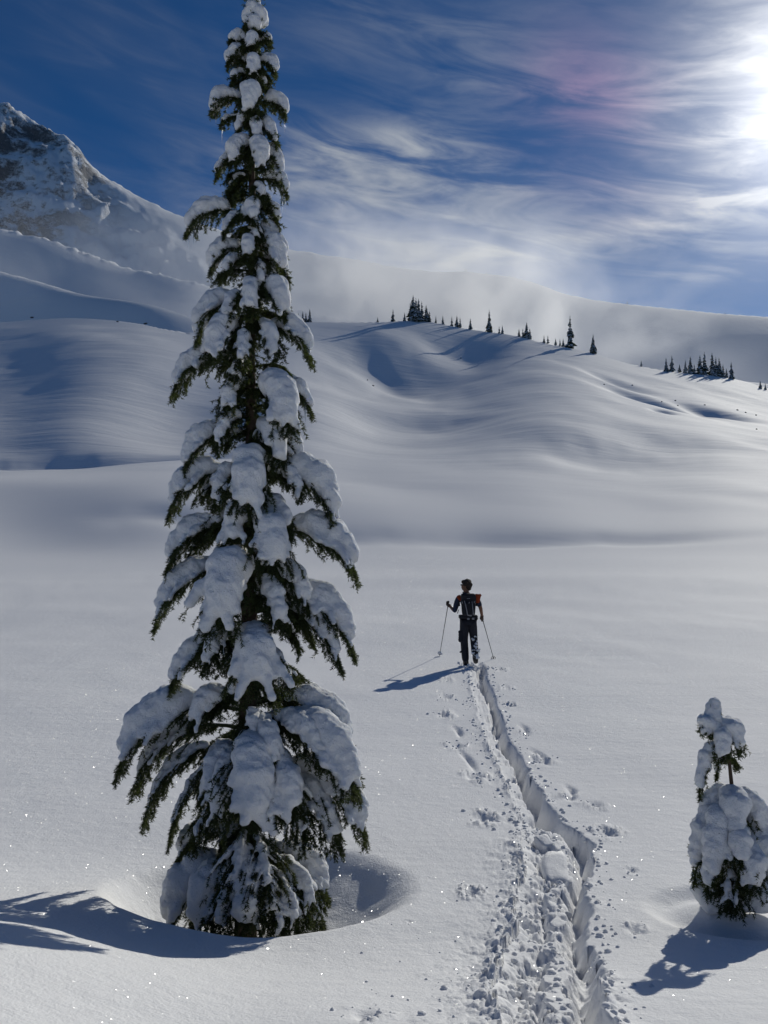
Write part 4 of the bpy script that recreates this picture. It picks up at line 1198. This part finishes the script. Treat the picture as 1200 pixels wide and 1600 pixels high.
# ------------------------------------------------------------------ distant firs and rocks
def far_needles():
    m, t, out = new_mat('far_needles')
    g = t.node('ShaderNodeNewGeometry'); tc = t.node('ShaderNodeTexCoord').outputs['Object']
    sn = t.node('ShaderNodeSeparateXYZ'); t.l.new(g.outputs['Normal'], sn.inputs[0])
    n = t.noise(tc, 14.0, 3, 0.6)
    snow = t.math('MULTIPLY', t.ramp(n, 0.40, 0.54), t.ramp(sn.outputs[2], 0.05, 0.5))
    col = t.mix(snow, t.mix(n, (0.022, 0.032, 0.018, 1), (0.045, 0.058, 0.030, 1)), (0.70, 0.72, 0.76, 1))
    principled(t, out, col, 0.8, Specular_IOR_Level=0.1)
    M['far_needles'] = m
far_needles()
def far_fir_meshes(seed):
    r = np.random.default_rng(seed)
    V, Fc = [], []
    layers = 14; wid = 0.155 + 0.06 * r.random()
    for i in range(layers):
        u = i / (layers - 1); z = 0.06 + 0.90 * u; rad = wid * (1 - u) ** 0.8 * (0.6 + 0.7 * r.random()) + 0.010
        nb = int(8 - 4 * u)
        for k in range(nb):
            a = 2 * math.pi * (k + r.random() * .8) / nb; l = rad * (0.5 + 0.75 * r.random())
            d = np.array([math.cos(a), math.sin(a), 0]); s = np.array([-d[1], d[0], 0]); w = l * .42 + .008
            zz = z + (r.random() - .5) * .05
            b = len(V)
            V += [np.array([0, 0, zz + .02]), d * l * .55 + s * w + [0, 0, zz - .012], d * l * .55 - s * w + [0, 0, zz - .012], d * l + [0, 0, zz - .018 - l * .35], d * l * .5 + [0, 0, zz + .012], d * l * .5 + [0, 0, zz - .045 - l * .2]]
            Fc += [(b, b + 1, b + 4), (b, b + 4, b + 2), (b + 4, b + 1, b + 3), (b + 4, b + 3, b + 2), (b, b + 5, b + 1), (b, b + 2, b + 5), (b + 5, b + 3, b + 1), (b + 5, b + 2, b + 3)]
    f = Foliage(r); f.tube(np.array([[0, 0, -.06], [0, 0, .5], [0, 0, 1.0]]), .018, .003, 6)
    c = mesh_np('crown', np.array(V), np.array(Fc), M['far_needles'], None, False)
    t = mesh_np('trunk', np.concatenate(f.V), np.concatenate(f.F), M['bark'])
    return c, t
PROTO = [far_fir_meshes(s) for s in (21, 22, 23, 24)]

def far_at(px, py, y0=60, y1=700):
    a, b = ray(px, py)
    ys = np.arange(y0, y1, 0.5)
    d = far_z(a * ys, ys) - (CAM_Z + b * ys)
    i = int(np.argmax(d > 0)) if (d > 0).any() else int(np.argmax(d))
    return Vector((a * ys[i], ys[i], float(far_z(np.array([a * ys[i]]), np.array([ys[i]]))[0])))
_used = set(); _fk = 0
def far_fir(px, py, h, label, group=None, y0=60, y1=700):
    global _fk
    p = far_at(px, py, y0, y1); hm = h * p.y / F
    k = _fk % 4; _fk += 1
    root = empty('distant_fir', p - Vector((0, 0, 0.02 * hm)))
    root.scale = (hm * rt_.uniform(.85, 1.15), hm * rt_.uniform(.85, 1.15), hm)
    root.rotation_euler = (0, 0, rt_.random() * 6.28)
    tag(root, label, 'fir tree', group)
    for src in PROTO[k]:
        if src.name not in _used and src.parent is None:
            _used.add(src.name); o = src
        else:
            o = src.copy(); C.objects.link(o)
        o.parent = root
rt_ = random.Random(5)
ORD = ['leftmost', 'second from the left', 'third from the left', 'fourth from the left', 'fifth from the left', 'sixth from the left', 'seventh from the left', 'eighth from the left',
       'ninth from the left', 'tenth from the left', 'eleventh from the left', 'twelfth from the left', 'thirteenth from the left', 'fourteenth from the left']
_nth = [0]
def nth():
    _nth[0] += 1
    return ORD[_nth[0] - 1]
_nth[0] = 0
G1 = 'small far firs beside the big fir\'s right edge'
for x, y, h in ((459, 500, 14), (466, 500, 15), (473, 500, 18), (478, 500, 16), (484, 500, 22)):
    far_fir(x, y, h, nth() + ' of five tiny firs just right of the big fir', G1)
_nth[0] = 0
G2 = 'dense cluster of firs on the crest left of centre'
for x, y, h in ((641, 501, 31), (645.5, 501, 42), (650, 503, 39), (654, 502, 37), (659, 502, 33), (666, 502, 27), (671, 503, 18)):
    far_fir(x, y, h, nth() + ' fir in the dense cluster on the crest', G2)
_nth[0] = 0
G3 = 'small scattered firs along the hill crest'
for x, y, h in ((590, 503, 8), (614, 502, 20), (632, 501, 14), (681, 502, 12), (692, 502, 14), (706, 506, 16), (714, 510, 19), (719, 510, 17), (735, 514, 18), (780, 520, 12), (785, 520, 14)):
    far_fir(x, y, h, nth() + ' of the small firs scattered along the crest', G3)
far_fir(764.5, 518, 36, 'slender dark fir alone on the crest right of the dense cluster')
_nth[0] = 0
G4 = 'bushy low firs in a broken row on the crest'
for x, y, h in ((811, 525, 13), (817, 526, 15), (823, 527, 27), (828, 527, 18), (850, 530, 12), (856, 531, 13), (868, 533, 11), (875, 534, 12), (880, 535, 13)):
    far_fir(x, y, h, nth() + ' of the low bushy firs left of the tallest', G4)
far_fir(891, 542, 53, 'tallest fir of the crest, standing alone above a long shadow')
far_fir(927, 549, 32, 'lone narrow fir just right of the tallest crest fir')
far_fir(1002, 571, 10, 'tiny lone fir on the right slope of the crest')
_nth[0] = 0
G5 = 'hazy grove of firs at the right end of the crest'
for x, y, h in ((1041, 581, 23), (1050, 580, 26), (1062, 580, 13), (1071, 583, 21), (1079, 583, 28), (1085, 584, 16), (1094, 585, 31), (1101, 585, 37), (1113, 586, 37), (1119, 587, 31), (1124, 587, 31), (1130, 588, 21), (1135, 589, 15), (1143, 592, 28)):
    far_fir(x, y, h, nth() + ' hazy fir in the grove right of the crest', G5)
_nth[0] = 0
G6 = 'pale firs at the right picture edge'
for x, y, h in ((1188, 607, 13), (1196, 609, 11)):
    far_fir(x, y, h, nth() + ' of two pale little firs on the crest at the right edge', G6)
_nth[0] = 0
G7 = 'speck sized firs on the far ridge'
for x, y, h in ((728, 424, 5), (760, 428, 4), (796, 433, 5), (802, 434, 4), (980, 475, 5), (1133, 491, 4)):
    far_fir(x, y, h, nth() + ' speck sized fir on the misty far ridge', G7, 900, 1500)

simple_mat('rock', (0.10, 0.09, 0.085), 0.9, 0.4, 3, 0.2, (6, 0.8, 0.1))
ROCKS = sorted([(184, 503, 5, 0), (228, 506, 6, 0), (50, 497, 5, 0), (583, 603, 4, 1), (574, 594, 3, 1), (944, 601, 3, 2), (988, 602, 3, 2), (1034, 628, 3, 2), (1055, 626, 3.5, 2), (1059, 634, 3.5, 2), (1101, 633, 3, 2), (1152, 641, 4, 2), (1165, 645, 3.5, 2), (1181, 649, 3.5, 2), (1182, 671, 4, 2), (720, 560, 3, 1)])
RL = [('of the dark rocks in the snow behind the left dome', 'rocks behind the left dome'), ('of the tiny dark rocks on the middle face of the hill', 'rocks on the middle face'), ('of the small dark rocks dotting the bright right slope', 'rocks dotting the right slope')]
rock_me = None; _rn = {}
for i, (x, y, s, g) in enumerate(ROCKS):
    p = far_at(x, y); r = s * .5 * p.y / F
    if rock_me is None or i % 4 == 0:
        V = ICO_V * (1 + .28 * fbm(ICO_V[:, :1] * 1.6 + i, ICO_V[:, 1:2] * 1.6 + ICO_V[:, 2:] * 2, 3, i)); o = mesh_np('rock', V, ICO_F, M['rock'], None, False); rock_me = o.data
    else:
        o = bpy.data.objects.new('rock', rock_me); C.objects.link(o)
    o.location = p; o.scale = (r, r * .8, r * .62); o.rotation_euler = (0, 0, i * 1.7)
    _rn[g] = _rn.get(g, -1) + 1
    tag(o, ORD[_rn[g]] + ' ' + RL[g][0], 'rock', RL[g][1])
flush_snow()
